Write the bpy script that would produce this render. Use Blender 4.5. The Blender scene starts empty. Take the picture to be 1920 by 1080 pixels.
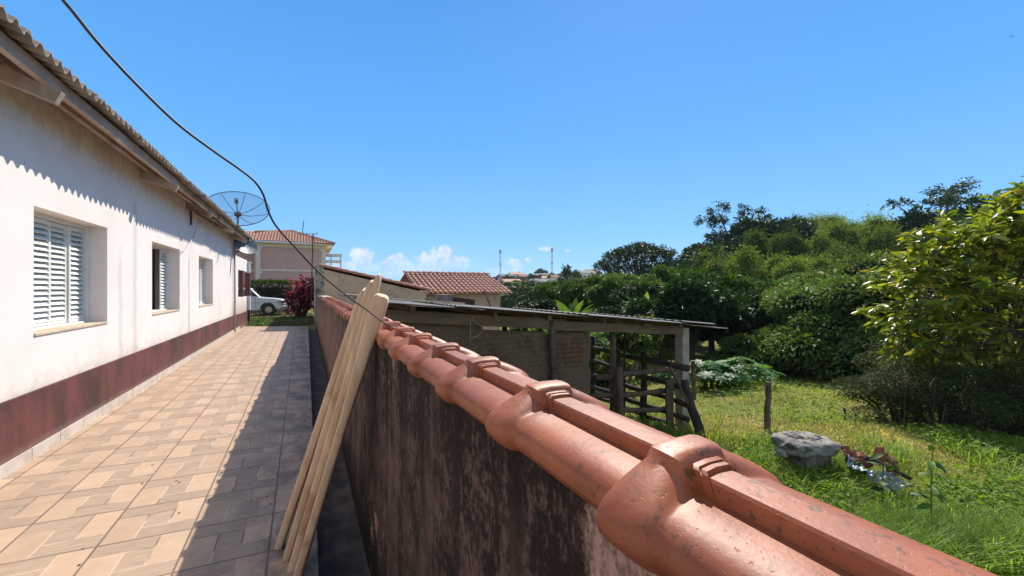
import bpy, math, random
import numpy as np
from mathutils import Vector, Matrix, noise as mnoise
random.seed(7); rng = np.random.default_rng(7)
R = math.radians
scene = bpy.context.scene
COL = scene.collection

# ------------------------------------------------------------------ camera, sky, sun, exposure
EYE = 1.6
YAW = R(27.33); FPX = 745.0
CF = (math.sin(YAW), math.cos(YAW)); CR = (math.cos(YAW), -math.sin(YAW))
cam_d = bpy.data.cameras.new('camera'); cam = bpy.data.objects.new('camera', cam_d); COL.objects.link(cam)
cam.location = (0, 0, EYE); cam.rotation_euler = (R(90), 0, -YAW)
cam_d.sensor_width = 36; cam_d.lens = FPX / 1920 * 36; cam_d.clip_start = 0.02; cam_d.clip_end = 6000
scene.camera = cam
SUN_AZ = R(46.0); SUN_EL = R(45.0)
sdir = Vector((math.sin(SUN_AZ)*math.cos(SUN_EL), math.cos(SUN_AZ)*math.cos(SUN_EL), math.sin(SUN_EL)))
sun_d = bpy.data.lights.new('sun', 'SUN'); sun_d.energy = 4.9; sun_d.angle = R(0.5); sun_d.color = (1.0, 0.93, 0.82)
sun = bpy.data.objects.new('sun', sun_d); COL.objects.link(sun)
sun.rotation_euler = sdir.to_track_quat('Z', 'Y').to_euler(); sun.location = (0, 0, 60)
scene.view_settings.view_transform = 'Standard'; scene.view_settings.look = 'None'
scene.view_settings.exposure = 0.35; scene.view_settings.gamma = 1; scene.view_settings.use_curve_mapping = False

def N(nt, typ, ins=None, out=0, **attrs):
    n = nt.nodes.new(typ)
    for k, v in attrs.items(): setattr(n, k, v)
    for k, v in (ins or {}).items():
        s = n.inputs[k]
        if isinstance(v, bpy.types.NodeSocket): nt.links.new(v, s)
        elif isinstance(v, bpy.types.Node): nt.links.new(v.outputs[0], s)
        else:
            if hasattr(s.default_value, '__len__') and not hasattr(v, '__len__'): v = (v,)*len(s.default_value)
            elif hasattr(v, '__len__') and len(v) == 3 and len(s.default_value) == 4: v = (*v, 1)
            s.default_value = v
    return n.outputs[out] if len(n.outputs) else n
def M(nt, op, a, b=0.0, c=0.0, clamp=False):
    return N(nt, 'ShaderNodeMath', {0: a, 1: b, 2: c}, operation=op, use_clamp=clamp)
def mix(nt, f, a, b, bt='MIX'):
    return N(nt, 'ShaderNodeMixRGB', {0: f, 1: a, 2: b}, blend_type=bt)
def smooth(nt, v, lo, hi):
    return N(nt, 'ShaderNodeMapRange', {'Value': v, 'From Min': lo, 'From Max': hi}, interpolation_type='SMOOTHSTEP')
def noise(nt, vec, scale, detail=5, rough=.55, out=0, dist=0):
    return N(nt, 'ShaderNodeTexNoise', {'Vector': vec, 'Scale': scale, 'Detail': detail, 'Roughness': rough, 'Distortion': dist}, out=out)
def mapping(nt, vec, scale=(1, 1, 1), loc=(0, 0, 0)):
    return N(nt, 'ShaderNodeMapping', {'Vector': vec, 'Scale': scale, 'Location': loc})

world = bpy.data.worlds.new('World'); scene.world = world; world.use_nodes = True
nt = world.node_tree; nt.nodes.clear()
sky = nt.nodes.new('ShaderNodeTexSky'); sky.sky_type = 'NISHITA'; sky.sun_disc = False
sky.sun_elevation = SUN_EL; sky.sun_rotation = SUN_AZ; sky.altitude = 300; sky.air_density = 1.0; sky.dust_density = 0.35; sky.ozone_density = 3.0
dirv = N(nt, 'ShaderNodeTexCoord', out=0)
sep = nt.nodes.new('ShaderNodeSeparateXYZ'); nt.links.new(dirv, sep.inputs[0])
az = M(nt, 'MULTIPLY', M(nt, 'ARCTAN2', sep.outputs[0], sep.outputs[1]), 180/math.pi)
el = M(nt, 'MULTIPLY', M(nt, 'ARCSINE', sep.outputs[2]), 180/math.pi)
ramp = nt.nodes.new('ShaderNodeValToRGB'); nt.links.new(M(nt, 'DIVIDE', el, 60), ramp.inputs[0])
cr = ramp.color_ramp; cr.elements[0].position = 0; cr.elements[0].color = (.27, .56, .92, 1); cr.elements[1].position = 1; cr.elements[1].color = (.045, .235, .62, 1)
for p_, c_ in ((.13, (.165, .47, .90, 1)), (.33, (.092, .36, .82, 1)), (.6, (.058, .275, .70, 1))):
    e_ = cr.elements.new(p_); e_.color = c_
# unseen bright cloud added overhead and behind the viewer to warm and lift shade
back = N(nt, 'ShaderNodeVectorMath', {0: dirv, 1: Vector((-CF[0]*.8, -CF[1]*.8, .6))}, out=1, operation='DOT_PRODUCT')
fill_veil = M(nt, 'MULTIPLY', M(nt, 'MULTIPLY', smooth(nt, back, .12, .6), smooth(nt, noise(nt, dirv, 3.2, 6, .6), .32, .6)), .68)
skyn = mix(nt, 1, sky.outputs[0], (.11, .11, .11), 'MULTIPLY')
bg = N(nt, 'ShaderNodeBackground', {'Color': mix(nt, fill_veil, mix(nt, .88, skyn, ramp.outputs[0]), (.66, .62, .57)), 'Strength': 1.0})
shape = None      # cumulus banks low over the town: azimuth, elevation, half sizes in degrees
for a, e, ra, re in ((6.8, 4.1, 1.7, 1.5), (5.6, 2.7, 2.8, 1.2), (11.5, 2.8, 4.2, 1.3), (11.4, 4.1, 1.3, .8), (15.0, 4.1, 1.9, 1.1), (17.6, 5.0, 1.25, 1.4), (16.2, 4.6, 1.0, 1.2), (20.0, 4.0, 1.9, .7),
                     (17.0, 3.2, 4.6, 1.3), (32.2, 5.6, 1.1, .45), (27.6, 3.4, 1.6, .9), (29.6, 4.0, .8, .4), (35.3, 5.3, .6, .3), (26.0, 2.4, 3.0, .5), (-7, 3, 4, 1.2), (-16, 4, 4, 1.4)):
    dx = M(nt, 'DIVIDE', M(nt, 'SUBTRACT', az, a), ra); dy = M(nt, 'DIVIDE', M(nt, 'SUBTRACT', el, e), re)
    d = M(nt, 'SUBTRACT', 1.0, M(nt, 'SQRT', M(nt, 'ADD', M(nt, 'MULTIPLY', dx, dx), M(nt, 'MULTIPLY', dy, dy))))
    shape = d if shape is None else M(nt, 'SMOOTH_MAX', shape, d, .25)
n1 = noise(nt, dirv, 46, 7, .62); n2 = noise(nt, dirv, 130, 5, .6)
cm = smooth(nt, M(nt, 'ADD', shape, M(nt, 'MULTIPLY', M(nt, 'SUBTRACT', n1, .46), 1.7)), .02, .5)
low = smooth(nt, el, 2.2, 5.2)
cm = M(nt, 'MULTIPLY', cm, M(nt, 'ADD', .42, M(nt, 'MULTIPLY', low, .5)))
ccol = mix(nt, smooth(nt, M(nt, 'ADD', n1, M(nt, 'MULTIPLY', n2, .4)), .55, .9), (.60, .76, 1.0), (1.0, 1.0, 1.02))
bgc = N(nt, 'ShaderNodeBackground', {'Color': ccol, 'Strength': .80})
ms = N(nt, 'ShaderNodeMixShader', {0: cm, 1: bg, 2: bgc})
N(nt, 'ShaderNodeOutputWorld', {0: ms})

# ------------------------------------------------------------------ coordinates
def W(r, t, z=0.0):            # metres right of, ahead of the viewer's spot, height from eye level
    return Vector((r*CR[0]+t*CF[0], r*CR[1]+t*CF[1], EYE+z))
def PX(px, py, t):
    return W((px-960)/FPX*t, t, (540-py)/FPX*t)
def sstep(a, b, v):
    v = np.clip((v-a)/(b-a), 0, 1); return v*v*(3-2*v)
def path_z(X, Y): return EYE-1.5-(X+2.16)/2.22*.10+.002*(Y-5)
def ground(X, Y):
    X = np.asarray(X, float); Y = np.asarray(Y, float)
    r = X*CR[0]+Y*CR[1]; t = X*CF[0]+Y*CF[1]
    q = r/np.maximum(t, 1.0)
    f = -2.5-.1*np.clip(t-7, 0, 11)
    f = f-3.5*sstep(30, 90, t)*(1-sstep(.1, .3, q))
    f = f+9.6*sstep(20, 84, t)*sstep(.34, .72, q)
    f = f+13*sstep(130, 310, t)*(1-sstep(.25, .45, q))*sstep(-.35, .02, q)
    f = f+.10*np.sin(X*.9+1.3)*np.sin(Y*.7)*sstep(4, 9, t)
    left = np.where(Y < 18.3, -1.80, -1.52)-2.0*sstep(36, 70, Y)
    k = sstep(.40, .52, X)
    far = sstep(30, 60, Y)
    k = np.maximum(k, far*sstep(-30, 0, X)*.0)
    return EYE+left*(1-k)+f*k

# ------------------------------------------------------------------ object helpers
OFF = {}
def empty(name, loc=(0, 0, 0)):
    o = bpy.data.objects.new(name, None); o.location = loc; o.empty_display_size = .2; COL.objects.link(o); OFF[o] = Vector(loc); return o
def tag(o, label=None, cat=None, group=None, kind=None):
    if label: o['label'] = label
    if cat: o['category'] = cat
    if group: o['group'] = group
    if kind: o['kind'] = kind
    return o
def thing(name, label, cat, loc=(0, 0, 0), group=None):
    return tag(empty(name, loc), label, cat, group)
def copy_tree(o, parent=None):
    c = o.copy(); COL.objects.link(c)
    if parent is not None: c.parent = parent
    for ch in o.children: copy_tree(ch, c)
    return c

class MB:
    def __init__(s): s.v = []; s.f = []; s.n = 0; s.arr = []
    def add(s, vs, fs):
        b = s.n; s.v.append(np.asarray(vs, float).reshape(-1, 3)); s.n += len(vs)
        s.f += [tuple(i+b for i in f) for f in fs]; return s
    def box(s, c, size, rot=None):
        h = np.array(size)/2
        vs = np.array([(x, y, z) for x in (-1, 1) for y in (-1, 1) for z in (-1, 1)])*h
        if rot is not None: vs = vs @ np.array(rot.to_3x3()).T
        return s.add(vs+np.array(c), [(0, 1, 3, 2), (4, 6, 7, 5), (0, 4, 5, 1), (2, 3, 7, 6), (0, 2, 6, 4), (1, 5, 7, 3)])
    def box2(s, a, b):
        a = np.array(a); b = np.array(b); return s.box((a+b)/2, np.abs(b-a))
    def bar(s, p, q, w, h, up=(0, 0, 1), taper=1.0, seg=1, jit=0.0):
        p = Vector(p); q = Vector(q); d = (q-p).normalized(); u = Vector(up)
        sd = d.cross(u)
        if sd.length < 1e-4: sd = d.cross(Vector((0, 1, 0)))
        sd.normalize(); u = sd.cross(d)
        vs = []; fs = []
        for i in range(seg+1):
            k = i/seg; c = p.lerp(q, k); sc = 1+(taper-1)*k
            if jit: c = c+sd*random.uniform(-jit, jit)+u*random.uniform(-jit, jit); sc *= random.uniform(1-4*jit, 1+4*jit)
            for a, b in ((-1, -1), (1, -1), (1, 1), (-1, 1)): vs.append(c+sd*(a*w/2*sc)+u*(b*h/2*sc))
        for i in range(seg):
            for j in range(4): fs.append((i*4+j, i*4+(j+1) % 4, i*4+4+(j+1) % 4, i*4+4+j))
        fs += [(3, 2, 1, 0), tuple(seg*4+j for j in range(4))]
        return s.add(vs, fs)
    def tube(s, pts, rad, n=8, cap=True, jit=0.0):
        pts = [Vector(p) for p in pts]; m = len(pts)
        if not hasattr(rad, '__len__'): rad = [rad]*m
        vs = []; fs = []; ref = None
        for i, p in enumerate(pts):
            d = (pts[min(i+1, m-1)]-pts[max(i-1, 0)]).normalized()
            if ref is None: ref = Vector((1, 0, 0)) if abs(d.x) < .8 else Vector((0, 1, 0))
            a = (ref-d*ref.dot(d)).normalized(); ref = a; b = d.cross(a)
            for k in range(n):
                an = 2*math.pi*k/n; rr = rad[i]*(1+random.uniform(-jit, jit))
                vs.append(p+a*math.cos(an)*rr+b*math.sin(an)*rr)
        for i in range(m-1):
            for k in range(n): fs.append((i*n+k, i*n+(k+1) % n, i*n+n+(k+1) % n, i*n+n+k))
        if cap: fs += [tuple(range(n-1, -1, -1)), tuple((m-1)*n+k for k in range(n))]
        return s.add(vs, fs)
    def prism(s, poly, a, b):      # poly: points as vectors on one plane; extruded from offset a to offset b
        n = len(poly); a = Vector(a); b = Vector(b)
        vs = [Vector(p)+a for p in poly]+[Vector(p)+b for p in poly]
        fs = [tuple(range(n-1, -1, -1)), tuple(range(n, 2*n))]+[(i, (i+1) % n, n+(i+1) % n, n+i) for i in range(n)]
        return s.add(vs, fs)
    def loft(s, rings, closed=True, caps=True):
        n = len(rings[0]); vs = [p for r in rings for p in r]; fs = []
        for i in range(len(rings)-1):
            for k in range(n if closed else n-1): fs.append((i*n+k, i*n+(k+1) % n, i*n+n+(k+1) % n, i*n+n+k))
        if caps and closed: fs += [tuple(range(n-1, -1, -1)), tuple((len(rings)-1)*n+k for k in range(n))]
        return s.add(vs, fs)
    def disc(s, c, axis, r, depth, n=20):
        c = Vector(c); ax = Vector(axis).normalized()
        return s.tube([c-ax*depth/2, c+ax*depth/2], r, n)
    def sphere(s, c, r, seg=12, rings=8, squash=(1, 1, 1), jit=0):
        vs = []; fs = []
        for i in range(rings+1):
            th = math.pi*i/rings
            for k in range(seg):
                an = 2*math.pi*k/seg; rr = r*(1+random.uniform(-jit, jit))
                vs.append((c[0]+rr*math.sin(th)*math.cos(an)*squash[0], c[1]+rr*math.sin(th)*math.sin(an)*squash[1], c[2]+rr*math.cos(th)*squash[2]))
        for i in range(rings):
            for k in range(seg): fs.append((i*seg+k, i*seg+seg+k, i*seg+seg+(k+1) % seg, i*seg+(k+1) % seg))
        return s.add(vs, fs)
    def build(s, name, mat, parent=None, smooth_=False, bevel=0, auto=None):
        me = bpy.data.meshes.new(name)
        v = np.concatenate(s.v) if s.v else np.zeros((0, 3))
        off = OFF.get(parent, Vector((0, 0, 0))) if parent is not None else Vector((0, 0, 0))
        v = v-np.array(off)
        me.from_pydata(v.tolist(), [], s.f)
        me.materials.append(mat)
        o = bpy.data.objects.new(name, me); COL.objects.link(o)
        if parent is not None: o.parent = parent
        OFF[o] = off
        if smooth_: me.polygons.foreach_set('use_smooth', [True]*len(me.polygons))
        if bevel:
            b = o.modifiers.new('bevel', 'BEVEL'); b.width = bevel; b.segments = 2; b.limit_method = 'ANGLE'
        if auto is not None:
            me.polygons.foreach_set('use_smooth', [True]*len(me.polygons))
            me.set_sharp_from_angle(angle=R(auto))
        return o

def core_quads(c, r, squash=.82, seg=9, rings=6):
    """ragged opaque mass added inside a crown to block the sun, coloured dark as shade"""
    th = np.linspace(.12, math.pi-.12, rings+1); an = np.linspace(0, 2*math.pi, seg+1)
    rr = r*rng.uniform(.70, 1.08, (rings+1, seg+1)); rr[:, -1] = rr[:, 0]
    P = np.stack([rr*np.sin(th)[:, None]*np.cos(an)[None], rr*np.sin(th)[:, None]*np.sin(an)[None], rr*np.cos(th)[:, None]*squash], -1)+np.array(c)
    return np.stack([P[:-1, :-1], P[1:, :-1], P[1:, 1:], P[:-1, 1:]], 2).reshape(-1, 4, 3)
def quad_mesh(name, V, mat, parent=None, nper=4, core=None):
    """V: (n, nper, 3) separate faces, each its own island"""
    n0 = len(V)
    if core is not None: V = np.concatenate([V, core])
    n = len(V); me = bpy.data.meshes.new(name)
    off = OFF.get(parent, Vector((0, 0, 0))) if parent is not None else Vector((0, 0, 0))
    co = (V.reshape(-1, 3)-np.array(off)).astype(np.float32)
    me.vertices.add(len(co)); me.vertices.foreach_set('co', co.ravel())
    me.loops.add(n*nper); me.loops.foreach_set('vertex_index', np.arange(n*nper, dtype=np.int32))
    me.polygons.add(n); me.polygons.foreach_set('loop_start', np.arange(0, n*nper, nper, dtype=np.int32))
    me.update(calc_edges=True); me.materials.append(mat)
    if core is not None:
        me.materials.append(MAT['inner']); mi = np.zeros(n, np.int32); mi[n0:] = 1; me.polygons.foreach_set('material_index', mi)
    o = bpy.data.objects.new(name, me); COL.objects.link(o)
    if parent is not None: o.parent = parent
    OFF[o] = off; return o
def strip_mesh(name, V, F, mat, parent=None, smooth_=True):
    """V: (n, k, 3) copies sharing the face pattern F (m, 4)"""
    n, k = V.shape[:2]; F = np.asarray(F); me = bpy.data.meshes.new(name)
    off = OFF.get(parent, Vector((0, 0, 0))) if parent is not None else Vector((0, 0, 0))
    co = (V.reshape(-1, 3)-np.array(off)).astype(np.float32)
    idx = (np.arange(n)[:, None, None]*k+F[None]).reshape(-1).astype(np.int32)
    me.vertices.add(len(co)); me.vertices.foreach_set('co', co.ravel())
    me.loops.add(len(idx)); me.loops.foreach_set('vertex_index', idx)
    w = F.shape[1]; me.polygons.add(n*len(F)); me.polygons.foreach_set('loop_start', np.arange(0, len(idx), w, dtype=np.int32))
    if smooth_: me.polygons.foreach_set('use_smooth', np.ones(n*len(F), bool))
    me.update(calc_edges=True); me.materials.append(mat)
    o = bpy.data.objects.new(name, me); COL.objects.link(o)
    if parent is not None: o.parent = parent
    OFF[o] = off; return o
def unit(v): return v/np.maximum(np.linalg.norm(v, axis=-1, keepdims=True), 1e-9)
def leaf_quads(C, D, L, Wd, fold=.15, nrm=None):
    """kite shaped leaves from C along D"""
    n = len(C); D = unit(D)
    if nrm is None: nrm = rng.normal(size=(n, 3))*.55+np.array([0, 0, 1.0])
    S = unit(np.cross(D, nrm)); U = np.cross(S, D)
    L = np.broadcast_to(np.asarray(L, float), (n,))[:, None]; Wd = np.broadcast_to(np.asarray(Wd, float), (n,))[:, None]
    return np.stack([C, C+D*L*.45+S*Wd/2+U*L*fold, C+D*L-U*L*fold*.5, C+D*L*.45-S*Wd/2+U*L*fold], 1)
def leaf_strips(C, D, L, Wd, curl=.25, nrm=None, ribs=(0.06, .7, 1, .75, .05), fold=.12):
    n = len(C); D = unit(D)
    if nrm is None: nrm = rng.normal(size=(n, 3))*.45+np.array([0, 0, 1.0])
    S = unit(np.cross(D, nrm)); U = np.cross(S, D)
    L = np.broadcast_to(np.asarray(L, float), (n,))[:, None]; Wd = np.broadcast_to(np.asarray(Wd, float), (n,))[:, None]
    rows = []; m = len(ribs)
    for i, w in enumerate(ribs):
        k = i/(m-1); c = C+D*L*k-U*L*curl*k*k
        rows += [c-S*Wd*w/2+U*Wd*w*fold, c, c+S*Wd*w/2+U*Wd*w*fold]
    V = np.stack(rows, 1); F = []
    for i in range(m-1):
        F += [(3*i, 3*i+1, 3*i+4, 3*i+3), (3*i+1, 3*i+2, 3*i+5, 3*i+4)]
    return V, F

# ------------------------------------------------------------------ materials
def newmat(name):
    m = bpy.data.materials.new(name); m.use_nodes = True; nt = m.node_tree
    return m, nt, nt.nodes['Principled BSDF'], N(nt, 'ShaderNodeTexCoord', out=3)
def setb(nt, b, **k):
    for key, v in k.items():
        s = b.inputs[key.replace('_', ' ')]
        if isinstance(v, bpy.types.NodeSocket): nt.links.new(v, s)
        else: s.default_value = (*v, 1) if hasattr(v, '__len__') and len(v) == 3 else v
def bump(nt, b, h, strength=.3, dist=.01):
    nt.links.new(N(nt, 'ShaderNodeBump', {'Height': h, 'Strength': strength, 'Distance': dist}), b.inputs['Normal'])
def basic(name, c1, c2, scale=8, rough=.7, bmp=.2, stretch=(1, 1, 1), metal=0, lo=.35, hi=.65, bdist=.01, c3=None, spec=.5):
    m, nt, b, tc = newmat(name); v = mapping(nt, tc, stretch)
    n = noise(nt, v, scale, 6, .6); n2 = noise(nt, v, scale*6, 4, .6)
    col = mix(nt, smooth(nt, n, lo, hi), c1, c2)
    if c3: col = mix(nt, smooth(nt, noise(nt, tc, scale*.37, 4), .55, .7), col, c3)
    col = mix(nt, .25, col, mix(nt, n2, (.55, .55, .55), (1.35, 1.35, 1.35)), 'MULTIPLY')
    setb(nt, b, Base_Color=col, Roughness=rough, Metallic=metal, Specular_IOR_Level=spec)
    if bmp: bump(nt, b, M(nt, 'ADD', n, M(nt, 'MULTIPLY', n2, .6)), bmp, bdist)
    return m
def leafmat(name, c1, c2, c3=None, trans=.4, rough=.45, spec=.4, f3=.12, vary=.6):
    m, nt, b, tc = newmat(name)
    isl = N(nt, 'ShaderNodeNewGeometry', out=8); ob = N(nt, 'ShaderNodeObjectInfo', out=5)
    col = mix(nt, isl, c1, c2)
    if c3: col = mix(nt, M(nt, 'GREATER_THAN', M(nt, 'FRACT', M(nt, 'MULTIPLY', isl, 37.7)), 1-f3), col, c3)
    v = M(nt, 'ADD', 1.02-vary/2, M(nt, 'MULTIPLY', ob, vary))
    col = mix(nt, 1, col, N(nt, 'ShaderNodeCombineXYZ', {0: v, 1: v, 2: v}), 'MULTIPLY')
    hsv = N(nt, 'ShaderNodeHueSaturation', {'Hue': M(nt, 'ADD', .485, M(nt, 'MULTIPLY', M(nt, 'FRACT', M(nt, 'MULTIPLY', ob, 13.3)), .03)), 'Saturation': 1, 'Color': col})
    setb(nt, b, Base_Color=hsv, Roughness=min(.75, rough+.18), Specular_IOR_Level=spec*.45)
    tr = N(nt, 'ShaderNodeBsdfTranslucent', {'Color': mix(nt, 1, hsv, (1.7, 1.9, .75), 'MULTIPLY')})
    out = nt.nodes['Material Output']
    nt.links.new(N(nt, 'ShaderNodeMixShader', {0: trans, 1: b.outputs[0], 2: tr}), out.inputs[0])
    return m

# plaster of the white house
def plaster():
    m, nt, b, tc = newmat('white_plaster'); tc = N(nt, 'ShaderNodeNewGeometry', out=0)
    n = noise(nt, tc, 1.1, 6, .6); nb = noise(nt, tc, 9, 6, .65)
    col = mix(nt, smooth(nt, n, .35, .7), (.84, .775, .725), (.78, .70, .65))
    streak = noise(nt, mapping(nt, tc, (1, 3.2, .35)), 1.6, 6, .6)
    col = mix(nt, M(nt, 'MULTIPLY', smooth(nt, streak, .60, .80), .28), col, (.54, .46, .41))
    sx = N(nt, 'ShaderNodeSeparateXYZ', {0: tc}); sz = sx.node.outputs[2]
    lowm = M(nt, 'MULTIPLY', smooth(nt, sz, 1.3, .55), smooth(nt, noise(nt, tc, 2.6, 6, .7), .50, .72))
    col = mix(nt, M(nt, 'MULTIPLY', lowm, .4), col, (.50, .45, .40))
    spots = smooth(nt, noise(nt, mapping(nt, tc, (1, 1, .6)), 5.5, 3, .4), .70, .76)
    col = mix(nt, M(nt, 'MULTIPLY', spots, .5), col, (.42, .38, .36))
    rain = smooth(nt, sz, 2.75, 3.25)
    col = mix(nt, M(nt, 'MULTIPLY', M(nt, 'MULTIPLY', rain, smooth(nt, nb, .4, .6)), .34), col, (.44, .33, .27))
    yy = sx.node.outputs[1]; crk = noise(nt, mapping(nt, tc, (1, 1, 1.5)), 2.2, 7, .75)
    for y0_, w_, z_, k_ in ((10.35, .035, 2.2, .75), (7.45, .06, 2.9, .30), (6.95, .05, 2.0, .25), (13.6, .04, 1.4, .3)):
        dd = M(nt, 'ABSOLUTE', M(nt, 'ADD', M(nt, 'SUBTRACT', yy, y0_), M(nt, 'MULTIPLY', M(nt, 'SUBTRACT', crk, .5), .22)))
        col = mix(nt, M(nt, 'MULTIPLY', M(nt, 'MULTIPLY', smooth(nt, dd, w_*1.8, w_*.5), smooth(nt, M(nt, 'ADD', sz, M(nt, 'MULTIPLY', crk, .9)), z_+.6, z_+.3)), k_), col, (.40, .34, .30))
    spl = smooth(nt, M(nt, 'ADD', sz, M(nt, 'MULTIPLY', nb, .5)), 1.12, .82); col = mix(nt, M(nt, 'MULTIPLY', spl, .45), col, (.46, .36, .31))
    gr = M(nt, 'MULTIPLY', smooth(nt, yy, 14.5, 16.6), smooth(nt, M(nt, 'ADD', sz, M(nt, 'MULTIPLY', nb, .8)), 1.75, 1.1)); col = mix(nt, M(nt, 'MULTIPLY', gr, .6), col, (.36, .30, .22))
    setb(nt, b, Base_Color=col, Roughness=.85, Specular_IOR_Level=.25); bump(nt, b, M(nt, 'ADD', n, M(nt, 'MULTIPLY', nb, .5)), .25, .01)
    return m
def maroon():
    m, nt, b, tc = newmat('maroon_paint'); tc = N(nt, 'ShaderNodeNewGeometry', out=0)
    n = noise(nt, mapping(nt, tc, (1, 1.4, .7)), 1.5, 7, .65); f = noise(nt, tc, 22, 5, .7)
    col = mix(nt, smooth(nt, n, .38, .64), (.145, .040, .033), (.055, .020, .018))
    sx = N(nt, 'ShaderNodeSeparateXYZ', {0: tc}); edge = smooth(nt, M(nt, 'ADD', sx.node.outputs[2], M(nt, 'MULTIPLY', f, .12)), .34, .26)
    col = mix(nt, M(nt, 'MULTIPLY', edge, .6), col, (.22, .15, .13))
    col = mix(nt, M(nt, 'MULTIPLY', smooth(nt, f, .60, .75), .35), col, (.24, .10, .08))
    setb(nt, b, Base_Color=col, Roughness=.75); bump(nt, b, f, .35, .006)
    return m
def floor_tiles():
    m, nt, b, tc = newmat('printed_floor_tiles'); S = .4552; dl = R(.66)
    sx = N(nt, 'ShaderNodeSeparateXYZ', {0: tc}).node
    X, Y = sx.outputs[0], sx.outputs[1]
    u = M(nt, 'DIVIDE', M(nt, 'ADD', M(nt, 'ADD', M(nt, 'MULTIPLY', X, math.cos(dl)), M(nt, 'MULTIPLY', Y, math.sin(dl))), 1.536), S)
    v = M(nt, 'DIVIDE', M(nt, 'SUBTRACT', M(nt, 'SUBTRACT', M(nt, 'MULTIPLY', Y, math.cos(dl)), M(nt, 'MULTIPLY', X, math.sin(dl))), 2.815), S)
    fu, fv = M(nt, 'FRACT', u), M(nt, 'FRACT', v)
    iu, iv = M(nt, 'FLOOR', u), M(nt, 'FLOOR', v)
    rnd = N(nt, 'ShaderNodeTexWhiteNoise', {0: N(nt, 'ShaderNodeCombineXYZ', {0: iu, 1: iv})})
    lt = lambda a, c: M(nt, 'LESS_THAN', a, c)
    gt = lambda a, c: M(nt, 'GREATER_THAN', a, c)
    AND = lambda a, c: M(nt, 'MULTIPLY', a, c)
    bl = AND(lt(fu, .36), lt(fv, .70)); br = AND(gt(fu, .66), gt(fv, .30))
    far_s = AND(lt(fu, .66), gt(fv, .70)); near_s = AND(gt(fu, .36), lt(fv, .30))
    cid = M(nt, 'ADD', M(nt, 'ADD', bl, M(nt, 'MULTIPLY', br, 2)), M(nt, 'ADD', M(nt, 'MULTIPLY', far_s, 3), M(nt, 'MULTIPLY', near_s, 4)))
    rp = N(nt, 'ShaderNodeTexWhiteNoise', {0: N(nt, 'ShaderNodeCombineXYZ', {0: iu, 1: iv, 2: cid})})
    beige = M(nt, 'ADD', bl, br)
    grain = noise(nt, mapping(nt, tc, (5, 22, 1)), 2.2, 6, .6); blot = noise(nt, tc, 7, 6, .6)
    cb = mix(nt, smooth(nt, blot, .3, .72), (.53, .375, .258), (.47, .32, .215)); cg = mix(nt, smooth(nt, grain, .3, .7), (.455, .33, .232), (.375, .268, .188))
    col = mix(nt, beige, cg, cb)
    k = M(nt, 'ADD', .89, M(nt, 'MULTIPLY', rp, .18)); col = mix(nt, 1, col, N(nt, 'ShaderNodeCombineXYZ', {0: k, 1: k, 2: k}), 'MULTIPLY')
    # inner printed joints
    def near(a, c, w): return lt(M(nt, 'ABSOLUTE', M(nt, 'SUBTRACT', a, c)), w)
    w = .010
    j1 = AND(near(fu, .36, w), lt(fv, .70)); j2 = AND(near(fu, .66, w), gt(fv, .30)); j3 = AND(near(fv, .70, w), lt(fu, .66)); j4 = AND(near(fv, .30, w), gt(fu, .36))
    jj = M(nt, 'MAXIMUM', M(nt, 'MAXIMUM', j1, j2), M(nt, 'MAXIMUM', j3, j4))
    dashed = smooth(nt, noise(nt, tc, 3.2, 2), .45, .6)
    col = mix(nt, M(nt, 'MULTIPLY', jj, .75), col, mix(nt, dashed, (.60, .48, .36), (.12, .085, .065)))
    e = M(nt, 'MINIMUM', M(nt, 'MINIMUM', fu, M(nt, 'SUBTRACT', 1, fu)), M(nt, 'MINIMUM', fv, M(nt, 'SUBTRACT', 1, fv)))
    g = smooth(nt, e, .017, .009)
    col = mix(nt, M(nt, 'MULTIPLY', g, .9), col, mix(nt, noise(nt, tc, 4, 3), (.085, .06, .045), (.22, .17, .13)))
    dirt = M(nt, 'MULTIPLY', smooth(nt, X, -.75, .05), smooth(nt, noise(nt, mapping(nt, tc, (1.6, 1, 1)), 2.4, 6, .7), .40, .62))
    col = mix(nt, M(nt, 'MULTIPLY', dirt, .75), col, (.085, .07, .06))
    st = smooth(nt, noise(nt, tc, .9, 5, .6), .56, .74); col = mix(nt, M(nt, 'MULTIPLY', st, .38), col, (.22, .17, .13))
    sp = smooth(nt, noise(nt, tc, 14, 2, .5), .74, .79); col = mix(nt, M(nt, 'MULTIPLY', sp, .5), col, (.13, .09, .06))
    setb(nt, b, Base_Color=col, Roughness=M(nt, 'ADD', .42, M(nt, 'MULTIPLY', blot, .3)), Specular_IOR_Level=.35)
    bump(nt, b, M(nt, 'SUBTRACT', M(nt, 'MULTIPLY', grain, .25), M(nt, 'ADD', g, M(nt, 'MULTIPLY', jj, .4))), .5, .003)
    return m
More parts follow.
